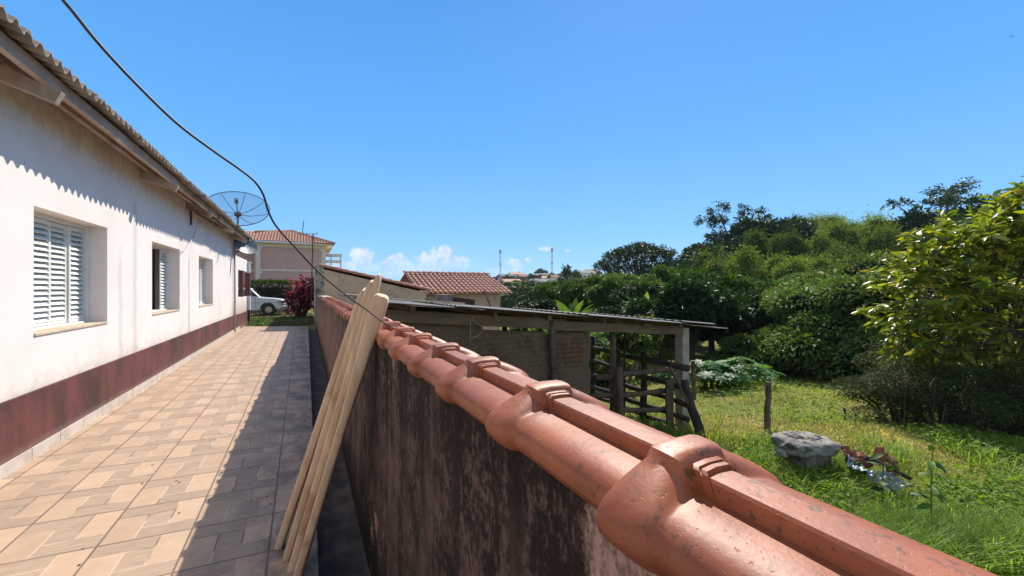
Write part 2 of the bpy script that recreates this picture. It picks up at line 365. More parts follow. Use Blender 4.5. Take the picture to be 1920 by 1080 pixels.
def terracotta(name, c1, c2, lichen=.5, rough=.42, edge_shade=False):
    m, nt, b, tc = newmat(name)
    ob = N(nt, 'ShaderNodeObjectInfo', out=5)
    pos = N(nt, 'ShaderNodeVectorMath', {0: tc, 1: N(nt, 'ShaderNodeCombineXYZ', {0: M(nt, 'MULTIPLY', ob, 31), 1: M(nt, 'MULTIPLY', ob, 17)})}, operation='ADD')
    n = noise(nt, pos, 7, 6, .6); f = noise(nt, pos, 75, 5, .6); pit = noise(nt, pos, 160, 2, .5)
    col = mix(nt, smooth(nt, n, .3, .7), c1, c2)
    col = mix(nt, M(nt, 'MULTIPLY', smooth(nt, noise(nt, pos, 3.1, 5, .65), .52, .7), .5), col, (.24, .085, .06))
    sp = smooth(nt, noise(nt, pos, 85, 3, .6), .58, .66)
    patch = smooth(nt, noise(nt, pos, 9, 4, .6), .40, .58)
    col = mix(nt, M(nt, 'MULTIPLY', M(nt, 'MULTIPLY', sp, patch), lichen), col, (.12, .055, .028))
    sp2 = smooth(nt, noise(nt, mapping(nt, pos, (1, 1, 1), (3, 5, 1)), 36, 3, .5), .70, .74)
    col = mix(nt, M(nt, 'MULTIPLY', sp2, lichen*.35), col, (.18, .09, .045))
    if edge_shade:
        lz = N(nt, 'ShaderNodeSeparateXYZ', {0: tc}, out=2); gm = smooth(nt, M(nt, 'ADD', lz, M(nt, 'MULTIPLY', M(nt, 'SUBTRACT', noise(nt, pos, 11, 6, .7), .5), .07)), .022, -.03)  # shade of the steep lower edges put into the colour as dark red-brown
        col = mix(nt, M(nt, 'MULTIPLY', gm, .75), col, (.135, .042, .024))
    dk = smooth(nt, noise(nt, pos, 1.7, 6, .7), .56, .72); col = mix(nt, M(nt, 'MULTIPLY', dk, .35), col, (.09, .035, .025))
    setb(nt, b, Base_Color=col, Roughness=M(nt, 'ADD', rough-.1, M(nt, 'MULTIPLY', n, .3)), Specular_IOR_Level=.45)
    bump(nt, b, M(nt, 'ADD', M(nt, 'MULTIPLY', n, .9), M(nt, 'ADD', M(nt, 'MULTIPLY', f, .5), M(nt, 'MULTIPLY', smooth(nt, pit, .66, .75), -.35))), .35, .004)
    return m
def moldy():
    m, nt, b, tc = newmat('moldy_plaster'); tc = N(nt, 'ShaderNodeNewGeometry', out=0)
    s1 = noise(nt, mapping(nt, tc, (1, 2.4, .50)), 1.9, 8, .70); s2 = noise(nt, mapping(nt, tc, (1, 3.4, .60)), 2.8, 7, .72)
    blot = noise(nt, tc, 5.5, 8, .72); fine = noise(nt, tc, 38, 5, .7)
    sx = N(nt, 'ShaderNodeSeparateXYZ', {0: tc}).node; Y = sx.outputs[1]; Z = sx.outputs[2]
    speck = noise(nt, mapping(nt, tc, (1, 1.2, .85)), 34, 6, .78)
    far = smooth(nt, Y, 2.6, 6.0)
    col = mix(nt, smooth(nt, noise(nt, tc, 2.2, 5), .3, .7), (.40, .26, .20), (.32, .21, .17))
    run = noise(nt, mapping(nt, tc, (1, 2.6, .22)), 1.7, 5, .6)
    brown = smooth(nt, M(nt, 'ADD', M(nt, 'MULTIPLY', run, .6), M(nt, 'MULTIPLY', blot, .4)), M(nt, 'ADD', .30, M(nt, 'MULTIPLY', far, .10)), M(nt, 'ADD', .60, M(nt, 'MULTIPLY', far, .06)))
    col = mix(nt, M(nt, 'MULTIPLY', M(nt, 'ADD', .62, M(nt, 'MULTIPLY', brown, .38)), M(nt, 'SUBTRACT', 1.0, M(nt, 'MULTIPLY', far, .45))), col, (.082, .055, .045))
    grain = noise(nt, mapping(nt, tc, (1, 1.15, .75)), 52, 5, .75)
    bk = M(nt, 'ADD', M(nt, 'ADD', M(nt, 'MULTIPLY', s1, .22), M(nt, 'MULTIPLY', blot, .34)), M(nt, 'MULTIPLY', grain, .44))
    drip = smooth(nt, Z, .70, 1.40)     # thickest under the tiles, running down
    foot = smooth(nt, Z, .45, -.1)
    bk = M(nt, 'ADD', bk, M(nt, 'ADD', M(nt, 'ADD', M(nt, 'MULTIPLY', foot, .10), M(nt, 'MULTIPLY', drip, .04)), M(nt, 'MULTIPLY', far, -.045)))
    col = mix(nt, M(nt, 'MULTIPLY', smooth(nt, bk, .45, .555), .95), col, (.014, .011, .010))
    jf = M(nt, 'ABSOLUTE', M(nt, 'SUBTRACT', M(nt, 'FRACT', M(nt, 'DIVIDE', M(nt, 'SUBTRACT', M(nt, 'ADD', Y, M(nt, 'MULTIPLY', M(nt, 'SUBTRACT', s1, .5), .10)), .14), .325)), .5))
    jd = M(nt, 'MULTIPLY', smooth(nt, jf, .16, .03), smooth(nt, M(nt, 'ADD', Z, M(nt, 'MULTIPLY', run, 1.5)), 1.25, 2.0))
    col = mix(nt, M(nt, 'MULTIPLY', jd, .85), col, (.016, .012, .011))
    pale = M(nt, 'MULTIPLY', smooth(nt, M(nt, 'ADD', M(nt, 'MULTIPLY', run, .65), M(nt, 'MULTIPLY', grain, .35)), .53, .62), M(nt, 'SUBTRACT', 1, foot))
    col = mix(nt, M(nt, 'MULTIPLY', pale, .30), col, (.36, .245, .20))
    clean = smooth(nt, M(nt, 'ADD', noise(nt, mapping(nt, tc, (1, 1, .8)), 2.3, 6, .7), M(nt, 'MULTIPLY', speck, .12)), .68, .71)
    py_ = M(nt, 'DIVIDE', M(nt, 'SUBTRACT', Y, .36), .075); pz_ = M(nt, 'DIVIDE', M(nt, 'SUBTRACT', Z, 1.25), .11)
    pd = M(nt, 'ADD', M(nt, 'SQRT', M(nt, 'ADD', M(nt, 'MULTIPLY', py_, py_), M(nt, 'MULTIPLY', pz_, pz_))), M(nt, 'MULTIPLY', M(nt, 'SUBTRACT', blot, .5), 1.8))
    clean = M(nt, 'MAXIMUM', clean, smooth(nt, pd, 1.05, .85))
    col = mix(nt, M(nt, 'MULTIPLY', clean, .85), col, mix(nt, smooth(nt, grain, .4, .62), (.46, .31, .25), (.16, .11, .09)))
    setb(nt, b, Base_Color=col, Roughness=.9, Specular_IOR_Level=.15); bump(nt, b, M(nt, 'ADD', blot, M(nt, 'MULTIPLY', fine, .7)), .7, .008)
    return m
def old_brick():
    m, nt, b, tc = newmat('crumbling_brick_and_plaster'); tc = N(nt, 'ShaderNodeNewGeometry', out=0)
    v = N(nt, 'ShaderNodeCombineXYZ', {0: N(nt, 'ShaderNodeSeparateXYZ', {0: tc}, out=0), 1: N(nt, 'ShaderNodeSeparateXYZ', {0: tc}, out=2), 2: 0.0})
    vv = N(nt, 'ShaderNodeVectorMath', {0: v, 1: N(nt, 'ShaderNodeVectorMath', {0: noise(nt, tc, 6, 4, .6, out=1), 'Scale': .075}, operation='SCALE')}, operation='ADD')
    br = nt.nodes.new('ShaderNodeTexBrick'); nt.links.new(vv, br.inputs['Vector'])
    br.inputs['Color1'].default_value = (.22, .10, .057, 1); br.inputs['Color2'].default_value = (.16, .09, .058, 1); br.inputs['Mortar'].default_value = (.085, .057, .038, 1)
    br.inputs['Scale'].default_value = 1; br.inputs['Mortar Size'].default_value = .008; br.inputs['Brick Width'].default_value = .23; br.inputs['Row Height'].default_value = .075; br.inputs['Mortar Smooth'].default_value = .3
    X = N(nt, 'ShaderNodeSeparateXYZ', {0: tc}, out=0)
    n = noise(nt, tc, 1.6, 7, .65); f = noise(nt, tc, 24, 5, .65)
    Zr = M(nt, 'FLOOR', M(nt, 'DIVIDE', N(nt, 'ShaderNodeSeparateXYZ', {0: tc}, out=2), .075))
    jag = M(nt, 'MULTIPLY', N(nt, 'ShaderNodeTexWhiteNoise', {'W': Zr}, noise_dimensions='1D'), .22)
    bare = M(nt, 'MULTIPLY', M(nt, 'GREATER_THAN', M(nt, 'ADD', X, jag), 2.22), smooth(nt, M(nt, 'ADD', n, M(nt, 'MULTIPLY', f, .16)), .54, .51))
    plc = mix(nt, smooth(nt, f, .3, .7), (.20, .138, .090), (.14, .096, .063))
    plm = M(nt, 'SUBTRACT', 1, bare)
    col = mix(nt, plm, br.outputs[0], plc)
    col = mix(nt, M(nt, 'MULTIPLY', smooth(nt, noise(nt, tc, 3.3, 6, .7), .54, .68), .5), col, (.07, .05, .035))
    setb(nt, b, Base_Color=col, Roughness=.92, Specular_IOR_Level=.15)
    bump(nt, b, M(nt, 'ADD', M(nt, 'MULTIPLY', br.outputs[1], -1.2), M(nt, 'ADD', plm, M(nt, 'MULTIPLY', f, .5))), .8, .012)
    return m
def soil_grass():
    m, nt, b, tc = newmat('grassy_soil')
    n = noise(nt, tc, .55, 6, .65); f = noise(nt, tc, 9, 6, .7); g = noise(nt, tc, 45, 3, .7)
    col = mix(nt, smooth(nt, n, .38, .62), (.19, .215, .04), (.36, .29, .10))
    col = mix(nt, smooth(nt, f, .45, .7), col, (.085, .11, .024))
    col = mix(nt, M(nt, 'MULTIPLY', smooth(nt, noise(nt, tc, 1.3, 5, .6), .58, .7), .6), col, (.20, .13, .07))
    col = mix(nt, .5, col, mix(nt, g, (.5, .5, .5), (1.5, 1.5, 1.5)), 'MULTIPLY')
    setb(nt, b, Base_Color=col, Roughness=.95, Specular_IOR_Level=.1); bump(nt, b, M(nt, 'ADD', f, g), .8, .05)
    return m
def grassmat(name, g1, g2, dry, dryamt=(.5, .66), trans=.45):
    m, nt, b, tc = newmat(name)
    isl = N(nt, 'ShaderNodeNewGeometry', out=8)
    col = mix(nt, isl, g1, g2)
    pat = smooth(nt, M(nt, 'ADD', noise(nt, tc, .45, 5, .65), M(nt, 'MULTIPLY', M(nt, 'SUBTRACT', isl, .5), .16)), *dryamt)
    col = mix(nt, pat, col, mix(nt, isl, dry, tuple(x*.7 for x in dry)))
    setb(nt, b, Base_Color=col, Roughness=.5, Specular_IOR_Level=.35)
    tr = N(nt, 'ShaderNodeBsdfTranslucent', {'Color': mix(nt, 1, col, (1.5, 1.6, .9), 'MULTIPLY')})
    nt.links.new(N(nt, 'ShaderNodeMixShader', {0: trans, 1: b.outputs[0], 2: tr}), nt.nodes['Material Output'].inputs[0])
    return m

MAT = dict(
    plaster=plaster(), maroon=maroon(), floor=floor_tiles(), moldy=moldy(), brick=old_brick(), soil=soil_grass(),
    cap=terracotta('terracotta_glazed', (.41, .118, .038), (.27, .068, .025), .85, .45, True),
    rooftile=terracotta('terracotta_roof', (.55, .29, .19), (.38, .18, .115), .5, .75),
    skirting=basic('white_skirting', (.62, .56, .50), (.50, .44, .38), 6, .5, .1),
    shutter=basic('pale_green_white_paint', (.78, .79, .73), (.70, .71, .65), 5, .45, .05),
    woodpale=basic('weathered_painted_timber', (.52, .42, .35), (.36, .27, .21), 5, .8, .3, (1, .6, 1), c3=(.16, .11, .085)),
    soffit=basic('stained_soffit', (.50, .38, .31), (.36, .26, .20), 4, .85, .2, c3=(.14, .10, .08)),
    fibro=basic('weathered_fibre_cement', (.34, .29, .25), (.20, .17, .15), 6, .9, .3, c3=(.07, .06, .055)),
    sill=basic('worn_sill', (.62, .50, .36), (.50, .40, .29), 9, .8, .2),
    dark=basic('dark_interior', (.02, .02, .022), (.012, .012, .014), 4, .8, 0),
    plank=basic('raw_pale_wood', (.70, .54, .37), (.55, .40, .26), 7, .75, .5, (1.5, 1.5, .12), c3=(.40, .23, .12)),
    plankgrey=basic('grey_old_board', (.30, .26, .22), (.18, .15, .13), 6, .85, .4, (.3, 1, 1)),
    logdark=basic('dark_weathered_log', (.06, .042, .03), (.03, .022, .016), 7, .9, .6, (1, 1, 1)),
    log=basic('grey_brown_log', (.155, .105, .062), (.08, .054, .032), 7, .9, .6),
    beam=basic('brown_timber_beam', (.21, .145, .09), (.12, .08, .05), 6, .85, .4, (.25, 1, 1)),
    sheet=basic('grey_roof_sheet', (.13, .12, .112), (.065, .06, .056), 5, .8, .3, (.4, 1, 1), c3=(.085, .075, .07)),
    concrete=basic('rough_concrete', (.46, .42, .35), (.27, .245, .205), 9, .92, .9, c3=(.11, .105, .10), bdist=.06),
    concretepost=basic('pale_concrete', (.42, .385, .305), (.30, .275, .215), 8, .85, .3),
    render_=basic('beige_render', (.64, .455, .31), (.53, .375, .25), 3, .9, .2, c3=(.34, .26, .20)),
    gutter=basic('damp_gutter', (.13, .088, .066), (.05, .034, .026), 7, .85, .4),
    pink=basic('pink_house_paint', (.57, .365, .32), (.53, .335, .29), .6, .85, .06),
    cream=basic('cream_trim', (.74, .66, .54), (.68, .60, .48), 3, .8, .05),
    white=basic('white_paint', (.74, .72, .69), (.66, .64, .61), 3, .6, .05),
    carpaint=basic('old_white_car_paint', (.62, .66, .68), (.54, .58, .60), 2, .3, .03),
    rubber=basic('black_rubber', (.02, .02, .02), (.03, .03, .03), 9, .85, .1),
    chrome=basic('dull_chrome', (.5, .5, .5), (.42, .42, .42), 5, .25, 0, metal=1),
    metal=basic('grey_metal', (.28, .29, .30), (.20, .21, .22), 8, .5, .1, metal=.7),
    cable=basic('black_cable', (.012, .012, .013), (.02, .02, .02), 20, .5, .05),
    rust=basic('rusty_sheet', (.30, .11, .05), (.16, .06, .03), 9, .85, .4, c3=(.10, .05, .03)),
    plastic=basic('faded_blue_plastic', (.22, .27, .30), (.14, .18, .21), 5, .35, .3),
    bark=basic('bark', (.11, .085, .062), (.055, .042, .032), 6, .95, .8, (1, 1, .3)),
    palebark=basic('pale_bark', (.26, .23, .19), (.14, .12, .10), 6, .9, .5, (1, 1, .3)),
    leaf=leafmat('broad_leaf', (.032, .070, .012), (.105, .170, .024), trans=.20, rough=.36, spec=.5),
    leafdark=leafmat('dark_glossy_leaf', (.013, .032, .010), (.050, .092, .020), trans=.15, rough=.32, spec=.45),
    bamboo=leafmat('feathery_leaf', (.050, .095, .010), (.230, .280, .022), trans=.24, rough=.5, vary=.9),
    creeper=leafmat('creeper_leaf', (.055, .100, .022), (.190, .245, .055), trans=.18, rough=.42, vary=.7),
    loquat=leafmat('large_yellow_green_leaf', (.060, .095, .010), (.340, .330, .026), (.46, .30, .04), trans=.38, rough=.20, spec=1.0, f3=.07, vary=.0),
    twig=leafmat('dry_brush_leaf', (.026, .050, .012), (.062, .085, .022), (.10, .06, .03), trans=.2, f3=.10),
    palm=leafmat('palm_leaf', (.035, .062, .022), (.062, .095, .034), trans=.28),
    banana=leafmat('banana_leaf', (.055, .11, .018), (.11, .18, .03), trans=.45, rough=.35),
    bigleaf=leafmat('big_lobed_leaf', (.040, .11, .020), (.075, .17, .030), trans=.40, rough=.30, spec=.6),
    red=leafmat('crimson_leaf', (.16, .014, .036), (.62, .05, .18), (.024, .012, .014), trans=.35, rough=.35, f3=.40),
    hedge=leafmat('hedge_leaf', (.030, .060, .012), (.07, .12, .02), trans=.3),
    fartree=leafmat('far_leaf', (.035, .058, .022), (.065, .095, .03), trans=.25),
    grass=grassmat('meadow_grass', (.195, .255, .020), (.320, .365, .040), (.56, .44, .14), (.44, .62), .52),
    lawn=grassmat('shaded_lawn', (.055, .075, .018), (.10, .125, .03), (.20, .16, .07), (.40, .60), .3),  # darker, duller blades: the lawn's shade is put into the colour
    tallgrass=grassmat('tall_lush_grass', (.155, .245, .022), (.290, .385, .046), (.42, .35, .12), (.58, .75), .5),
    weed=leafmat('weed_leaf', (.105, .170, .020), (.205, .285, .042), trans=.4, rough=.45),
    tower=basic('mast_steel', (.45, .45, .46), (.38, .38, .40), 3, .6, 0),
)
def glass():
    m, nt, b, tc = newmat('dark_glass'); setb(nt, b, Base_Color=(.02, .025, .03), Roughness=.08, Specular_IOR_Level=.8); return m
MAT['glass'] = glass()
MAT['inner'] = basic('dark_crown_core', (.014, .028, .008), (.008, .016, .005), 9, .95, .3, spec=.1)  # opaque cores added to block sun in crowns, inner shade in their dark colour
def meshdish():
    m, nt, b, tc = newmat('perforated_dish_mesh'); setb(nt, b, Base_Color=(.10, .12, .14), Roughness=.6, Metallic=.3)
    t = N(nt, 'ShaderNodeBsdfTransparent'); nt.links.new(N(nt, 'ShaderNodeMixShader', {0: .74, 1: b.outputs[0], 2: t}), nt.nodes['Material Output'].inputs[0]); return m
MAT['dishmesh'] = meshdish()

# ------------------------------------------------------------------ ground
def axis(*segs):
    out = []
    for a, b, s in segs: out += list(np.arange(a, b, s))
    return np.array(sorted(set(np.round(out+[segs[-1][1]], 4))))
gx = axis((-400, -60, 20), (-60, -8, 4), (-8, .3, 1.2), (.3, .6, .04), (.6, 30, .6), (30, 120, 2.5), (120, 420, 12))
gy = axis((-60, -8, 6), (-8, 30, .6), (30, 120, 2.5), (120, 420, 8), (420, 900, 40))
GX, GY = np.meshgrid(gx, gy); GZ = ground(GX, GY)
vs = np.stack([GX, GY, GZ], -1).reshape(-1, 3); nx = len(gx)
fs = [(j*nx+i, j*nx+i+1, j*nx+nx+i+1, j*nx+nx+i) for j in range(len(gy)-1) for i in range(nx-1)]
tag(MB().add(vs, fs).build('ground', MAT['soil'], smooth_=True), kind='structure')

# path: a tiled slab, tilted a little towards the gutter
b = MB(); Ys = np.linspace(-4, 18.3, 12)
rings = [[(-2.16, y, path_z(-2.16, y)), (.06, y, path_z(.06, y)), (.06, y, path_z(.06, y)-.19), (-2.16, y, path_z(-2.16, y)-.19)] for y in Ys]
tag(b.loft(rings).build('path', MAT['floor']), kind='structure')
b = MB(); b.box2((.065, -4, -.22), (.34, 18.3, -.105)); tag(b.build('gutter', MAT['gutter']), kind='structure')

# ------------------------------------------------------------------ white house
HX = -2.16
house = thing('white_house', 'long white plastered house with maroon plinth and three louvred windows', 'house', (-4.5, 6, 0))
WIN = [(5.10, 6.57), (8.15, 9.68), (11.2, 12.72)]; WZ0, WZ1 = EYE-.42, EYE+.735
HY0, HY1 = -4.0, 16.6; TOPZ = EYE+1.64; PLZ = EYE-.91
b = MB()
ycuts = [HY0]+[y for w in WIN for y in w]+[HY1]; zc = [EYE-1.75, WZ0, WZ1, TOPZ+.2]
for i in range(len(ycuts)-1):
    for j in range(3):
        y0, y1 = ycuts[i], ycuts[i+1]
        if j == 1 and (y0, y1) in WIN: continue
        b.add([(HX, y0, zc[j]), (HX, y1, zc[j]), (HX, y1, zc[j+1]), (HX, y0, zc[j+1])], [(0, 1, 2, 3)])
for y0, y1 in WIN:
    x1 = HX-.30
    b.add([(HX, y0, WZ0), (HX, y0, WZ1), (x1, y0, WZ1), (x1, y0, WZ0)], [(0, 1, 2, 3)])
    b.add([(HX, y1, WZ0), (HX, y1, WZ1), (x1, y1, WZ1), (x1, y1, WZ0)], [(3, 2, 1, 0)])
    b.add([(HX, y0, WZ1), (HX, y1, WZ1), (x1, y1, WZ1), (x1, y0, WZ1)], [(0, 1, 2, 3)])
    b.add([(HX, y0, WZ0), (HX, y1, WZ0), (x1, y1, WZ0), (x1, y0, WZ0)], [(3, 2, 1, 0)])
# end and back walls, gables
XB = -7.2
for y in (HY0, HY1):
    b.add([(HX, y, zc[0]), (XB, y, zc[0]), (XB, y, TOPZ), ((HX+XB)/2, y, TOPZ+.8), (HX, y, TOPZ)], [(0, 1, 2, 3, 4)])
b.add([(XB, HY0, zc[0]), (XB, HY1, zc[0]), (XB, HY1, TOPZ), (XB, HY0, TOPZ)], [(0, 1, 2, 3)])
b.build('wall', MAT['plaster'], house)
# plinth band and skirting
b = MB(); b.box2((HX, HY0, EYE-1.7), (HX+.022, HY1, PLZ)); b.build('plinth', MAT['maroon'], house, bevel=.006)
b = MB()
for k in range(47):
    y = HY0+k*.45; 
    if y+.45 > 19.4: break
    b.box2((HX+.0225, y+.002, path_z(HX, y)-.05), (HX+.034, y+.446, path_z(HX, y)+.105))
b.build('skirting', MAT['skirting'], house, bevel=.003)
for wi, (y0, y1) in enumerate(WIN):
    xf = HX-.155
    w = MB()
    for a, c in (((xf-.11, y0, WZ0), (xf, y0+.035, WZ1)), ((xf-.11, y1-.035, WZ0), (xf, y1, WZ1)), ((xf-.11, y0+.035, WZ1-.04), (xf, y1-.035, WZ1)), ((xf-.11, y0+.035, WZ0+.012), (xf, y1-.035, WZ0+.035))): w.box2(a, c)
    win = w.build('window', MAT['shutter'], house)
    s = MB(); s.box2((xf-.0, y0+.003, WZ0-.012), (HX+.012, y1-.003, WZ0+.012)); s.build('sill', MAT['sill'], win, bevel=.004)
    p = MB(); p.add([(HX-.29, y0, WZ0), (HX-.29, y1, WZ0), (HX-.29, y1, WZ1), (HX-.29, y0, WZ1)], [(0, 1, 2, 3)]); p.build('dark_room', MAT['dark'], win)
    np_ = 4; yy0, yy1 = y0+.035, y1-.035; pw = (yy1-yy0)/np_
    for k in range(np_):
        if wi == 1 and k in (0, 1, 2): continue
        sh = MB(); a, c = yy0+k*pw+.004, yy0+(k+1)*pw-.004; z0, z1 = WZ0+.04, WZ1-.045; xs = xf-.062+(.016 if k % 2 else 0)
        for q in ((a, a+.035), (c-.035, c)): sh.box2((xs-.014, q[0], z0), (xs+.014, q[1], z1))
        for q in ((z0, z0+.045), (z1-.045, z1)): sh.box2((xs-.014, a+.035, q[0]), (xs+.014, c-.035, q[1]))
        nsl = 18
        for i in range(nsl):
            z = z0+.065+(z1-z0-.13)*i/(nsl-1)
            sh.box((xs-.004, (a+c)/2, z), (.074, c-a-.072, .006), Matrix.Rotation(R(54), 4, 'Y'))
        sh.build('shutter', MAT['shutter'], win)
    if wi == 1:
        sh = MB(); sh.box2((xf-.10, yy0+2.91*pw, WZ0+.04), (xf-.04, yy0+2.97*pw, WZ1-.045)); sh.build('open_leaf', basic('brown_grey_leaf', (.22, .17, .17), (.16, .12, .12), 5, .6, .1), win)
# roof: sheets, fascia, rafters
EX = -1.655; SL = math.tan(R(17)); EZ = EYE+1.65
def roof_h(x): return EZ+(EX-x)*SL
PITCH = .128
y = HY0-.3; k = 0
while y < 16.9:
    wdt = 1.02; y1 = min(y+wdt+.04, 16.95)
    dz = random.uniform(-.006, .006)+(.012 if k % 2 else 0)+(.02 if y < 6.0 else 0); xe = EX+random.uniform(-.03, .03); dx = random.uniform(-.02, .02)
    s = MB(); ny = int((y1-y)/.016); rows = []
    for i in range(ny+1):
        yy = y+(y1-y)*i/ny; c = .030*math.sin(2*math.pi*yy/PITCH)
        top = []; ch = random.uniform(-.004, .004)
        for x in (xe+ch, xe-.05, -3.0, -4.8): top.append((x, yy, roof_h(x)+c+dz+.03+dx*.3*(i/ny)))
        bot = [(x_, y_, z_-.012) for x_, y_, z_ in reversed(top)]
        rows.append(top+bot)
    s.loft(rows).build('roof_sheet', MAT['fibro'], house, auto=45); y += wdt; k += 1
s = MB(); s.box2((-4.8, HY0-.3, roof_h(-4.8)-.02), (-7.6, 16.9, roof_h(-4.8)-.0)); 
s = MB(); s.prism([(-4.8, 0, roof_h(-4.8)+.03), (-7.9, 0, roof_h(-4.8)-.85), (-7.9, 0, roof_h(-4.8)-.88), (-4.8, 0, roof_h(-4.8))], (0, HY0-.3, 0), (0, 16.9, 0)).build('roof_back', MAT['fibro'], house)
s = MB(); s.bar((-1.80, HY0-.2, roof_h(-1.80)-.065), (-1.80, 16.85, roof_h(-1.80)-.065), .045, .105, seg=40, jit=.004).build('fascia', MAT['woodpale'], house)
s = MB(); s.bar((-2.06, HY0-.2, roof_h(-2.06)-.045), (-2.06, 16.85, roof_h(-2.06)-.045), .05, .05, seg=30, jit=.003).build('purlin', MAT['woodpale'], house)
for yr in (1.4, 4.45, 7.67, 10.15, 12.8, 15.4):
    s = MB(); s.bar((HX-.02, yr, roof_h(HX)-.13), (-1.74, yr, roof_h(-1.74)-.175), .065, .11, seg=4, jit=.003).build('rafter', MAT['woodpale'], house, bevel=.006)
for yr in np.arange(HY0, 16.7, 1.02):
    pass
s = MB()
yb = HY0-.2
while yb < 16.7:     # boards under the sheets
    wb = random.uniform(.14, .17)
    s.add([(HX+.0, yb, roof_h(HX)-.012), (-1.80, yb, roof_h(-1.80)-.012), (-1.80, yb+wb, roof_h(-1.80)-.012+random.uniform(-.006, .006)), (HX+.0, yb+wb, roof_h(HX)-.012)], [(0, 1, 2, 3)])
    yb += wb+.006
s.build('soffit_board', MAT['soffit'], house)
s = MB(); s.tube([(HX+.03, 10.35, EYE+1.62), (HX+.035, 10.35, EYE+1.45), (HX+.03, 10.36, EYE+1.3)], .018, 6)
s.tube([(HX+.03, 10.2, EYE+1.66), (HX+.1, 10.6, EYE+1.58), (HX+.2, 11.2, EYE+1.52), (HX+.3, 12.1, EYE+1.5)], .02, 6)
s.build('conduit', MAT['gutter'], house)
s = MB(); s.tube([(HX+.02, 9.66, EYE+.70), (HX+.03, 9.8, EYE+.70), (HX+.04, 10.1, EYE+.82), (HX+.05, 10.5, EYE+1.1), (HX+.08, 10.8, EYE+1.5)], .006, 5); s.build('wall_wire', MAT['metal'], house)
s = MB(); s.tube([(HX+.045, 15.9, EYE-1.45), (HX+.045, 15.9, EYE+1.5)], .03, 8); s.build('drainpipe', basic('pinkish_pipe', (.60, .50, .50), (.52, .43, .43), 4, .6, .05), house, smooth_=True)
# porch at the far end
p = MB(); PY0, PY1 = HY1+.003, 19.35
p.box2((HX-.15, PY0, EYE-1.7), (HX, PY1, EYE-.34)); p.box2((HX-.15, PY0, EYE+.66), (HX, PY1, EYE+1.12)); p.box2((HX-.15, PY0, EYE-.34), (HX, PY0+.35, EYE+.66))
p.build('porch_wall', MAT['plaster'], house)
p = MB(); p.box2((HX, PY0, EYE-1.7), (HX+.022, PY1, EYE-.93)); p.build('porch_plinth', MAT['maroon'], house)
p = MB(); p.box2((HX-.13, 18.2, EYE-.34), (HX-.01, 18.4, EYE+.66)); p.build('porch_post', MAT['maroon'], house)
p = MB(); p.box2((HX-.06, 19.35, EYE-1.6), (HX+.10, 19.55, EYE+.62)); p.build('corner_post', MAT['maroon'], house)
p = MB(); p.box2((HX-.064, 19.346, EYE-.9), (HX+.104, 19.554, EYE-.32)); p.build('post_band', MAT['white'], house)
p = MB(); p.box2((HX-.055, 19.352, EYE+.62), (HX+.095, 19.548, EYE+1.02)); p.box2((HX-.09, 19.33, EYE+1.02), (HX+.13, 19.57, EYE+1.07)); p.build('post_capital', MAT['white'], house)

# ------------------------------------------------------------------ dishes and antennas
def parab_dish(name, label, c, axis, rad, depth, mat, ribs=8, feed=.7, mast_to=None, rim=.012, group=None):
    c = Vector(c); ax = Vector(axis).normalized(); a = ax.cross(Vector((0, 0, 1))).normalized(); u = a.cross(ax)
    t = thing(name, label, 'satellite dish', mast_to if mast_to else c, group)
    P = lambda rr, an: c+ax*(depth*(rr/rad)**2)+a*math.cos(an)*rr+u*math.sin(an)*rr
    s = MB(); nr, na = 8, 40; vs = [c]; fs = []
    for i in range(1, nr+1): vs += [P(rad*i/nr, 2*math.pi*k/na) for k in range(na)]
    for k in range(na): fs.append((0, 1+k, 1+(k+1) % na))
    for i in range(nr-1):
        for k in range(na): fs.append((1+i*na+k, 1+i*na+na+k, 1+i*na+na+(k+1) % na, 1+i*na+(k+1) % na))
    d = s.add(vs, fs).build('reflector', mat, t, smooth_=True)
    s = MB(); s.tube([P(rad, 2*math.pi*k/48) for k in range(49)], rim, 6); s.build('rim', MAT['gutter'] if ribs else mat, t)
    for k in range(ribs):
        s = MB(); s.tube([P(rad*q, 2*math.pi*(k+.25)/ribs) for q in (.08, .4, .7, 1)], rim*.7, 5); s.build('rib', MAT['gutter'], t)
    if ribs:
        s = MB(); s.disc(c+ax*.03, ax, rad*.11, .06, 14); s.build('hub', MAT['gutter'], t)
    s = MB(); fp = c+ax*feed*rad
    s.tube([c, fp], rim*1.1, 6); s.disc(fp, ax, rad*.06, rad*.16, 12); s.build('feed', MAT['metal'], t)
    if mast_to:
        s = MB(); s.tube([mast_to, c-ax*.06], .03, 8); s.build('mast', MAT['metal'], t)
    return t
dc = PX(446, 403, 12.2); 
parab_dish('satellite_dish', 'large see-through mesh satellite dish standing above the white house roof', dc, Vector((.02, -.72, .68)), .84, .26, MAT['dishmesh'], 8, .62, Vector((dc.x-.02, dc.y+.05, roof_h(dc.x)+.02)))
c2 = PX(459, 461, 13.3)
parab_dish('satellite_dish', 'small solid grey satellite dish under the far end of the white house eave', c2, Vector((.35, -.5, .35)), .36, .07, MAT['metal'], 0, .9, Vector((HX+.01, c2.y+.3, c2.z-.25)), .008)

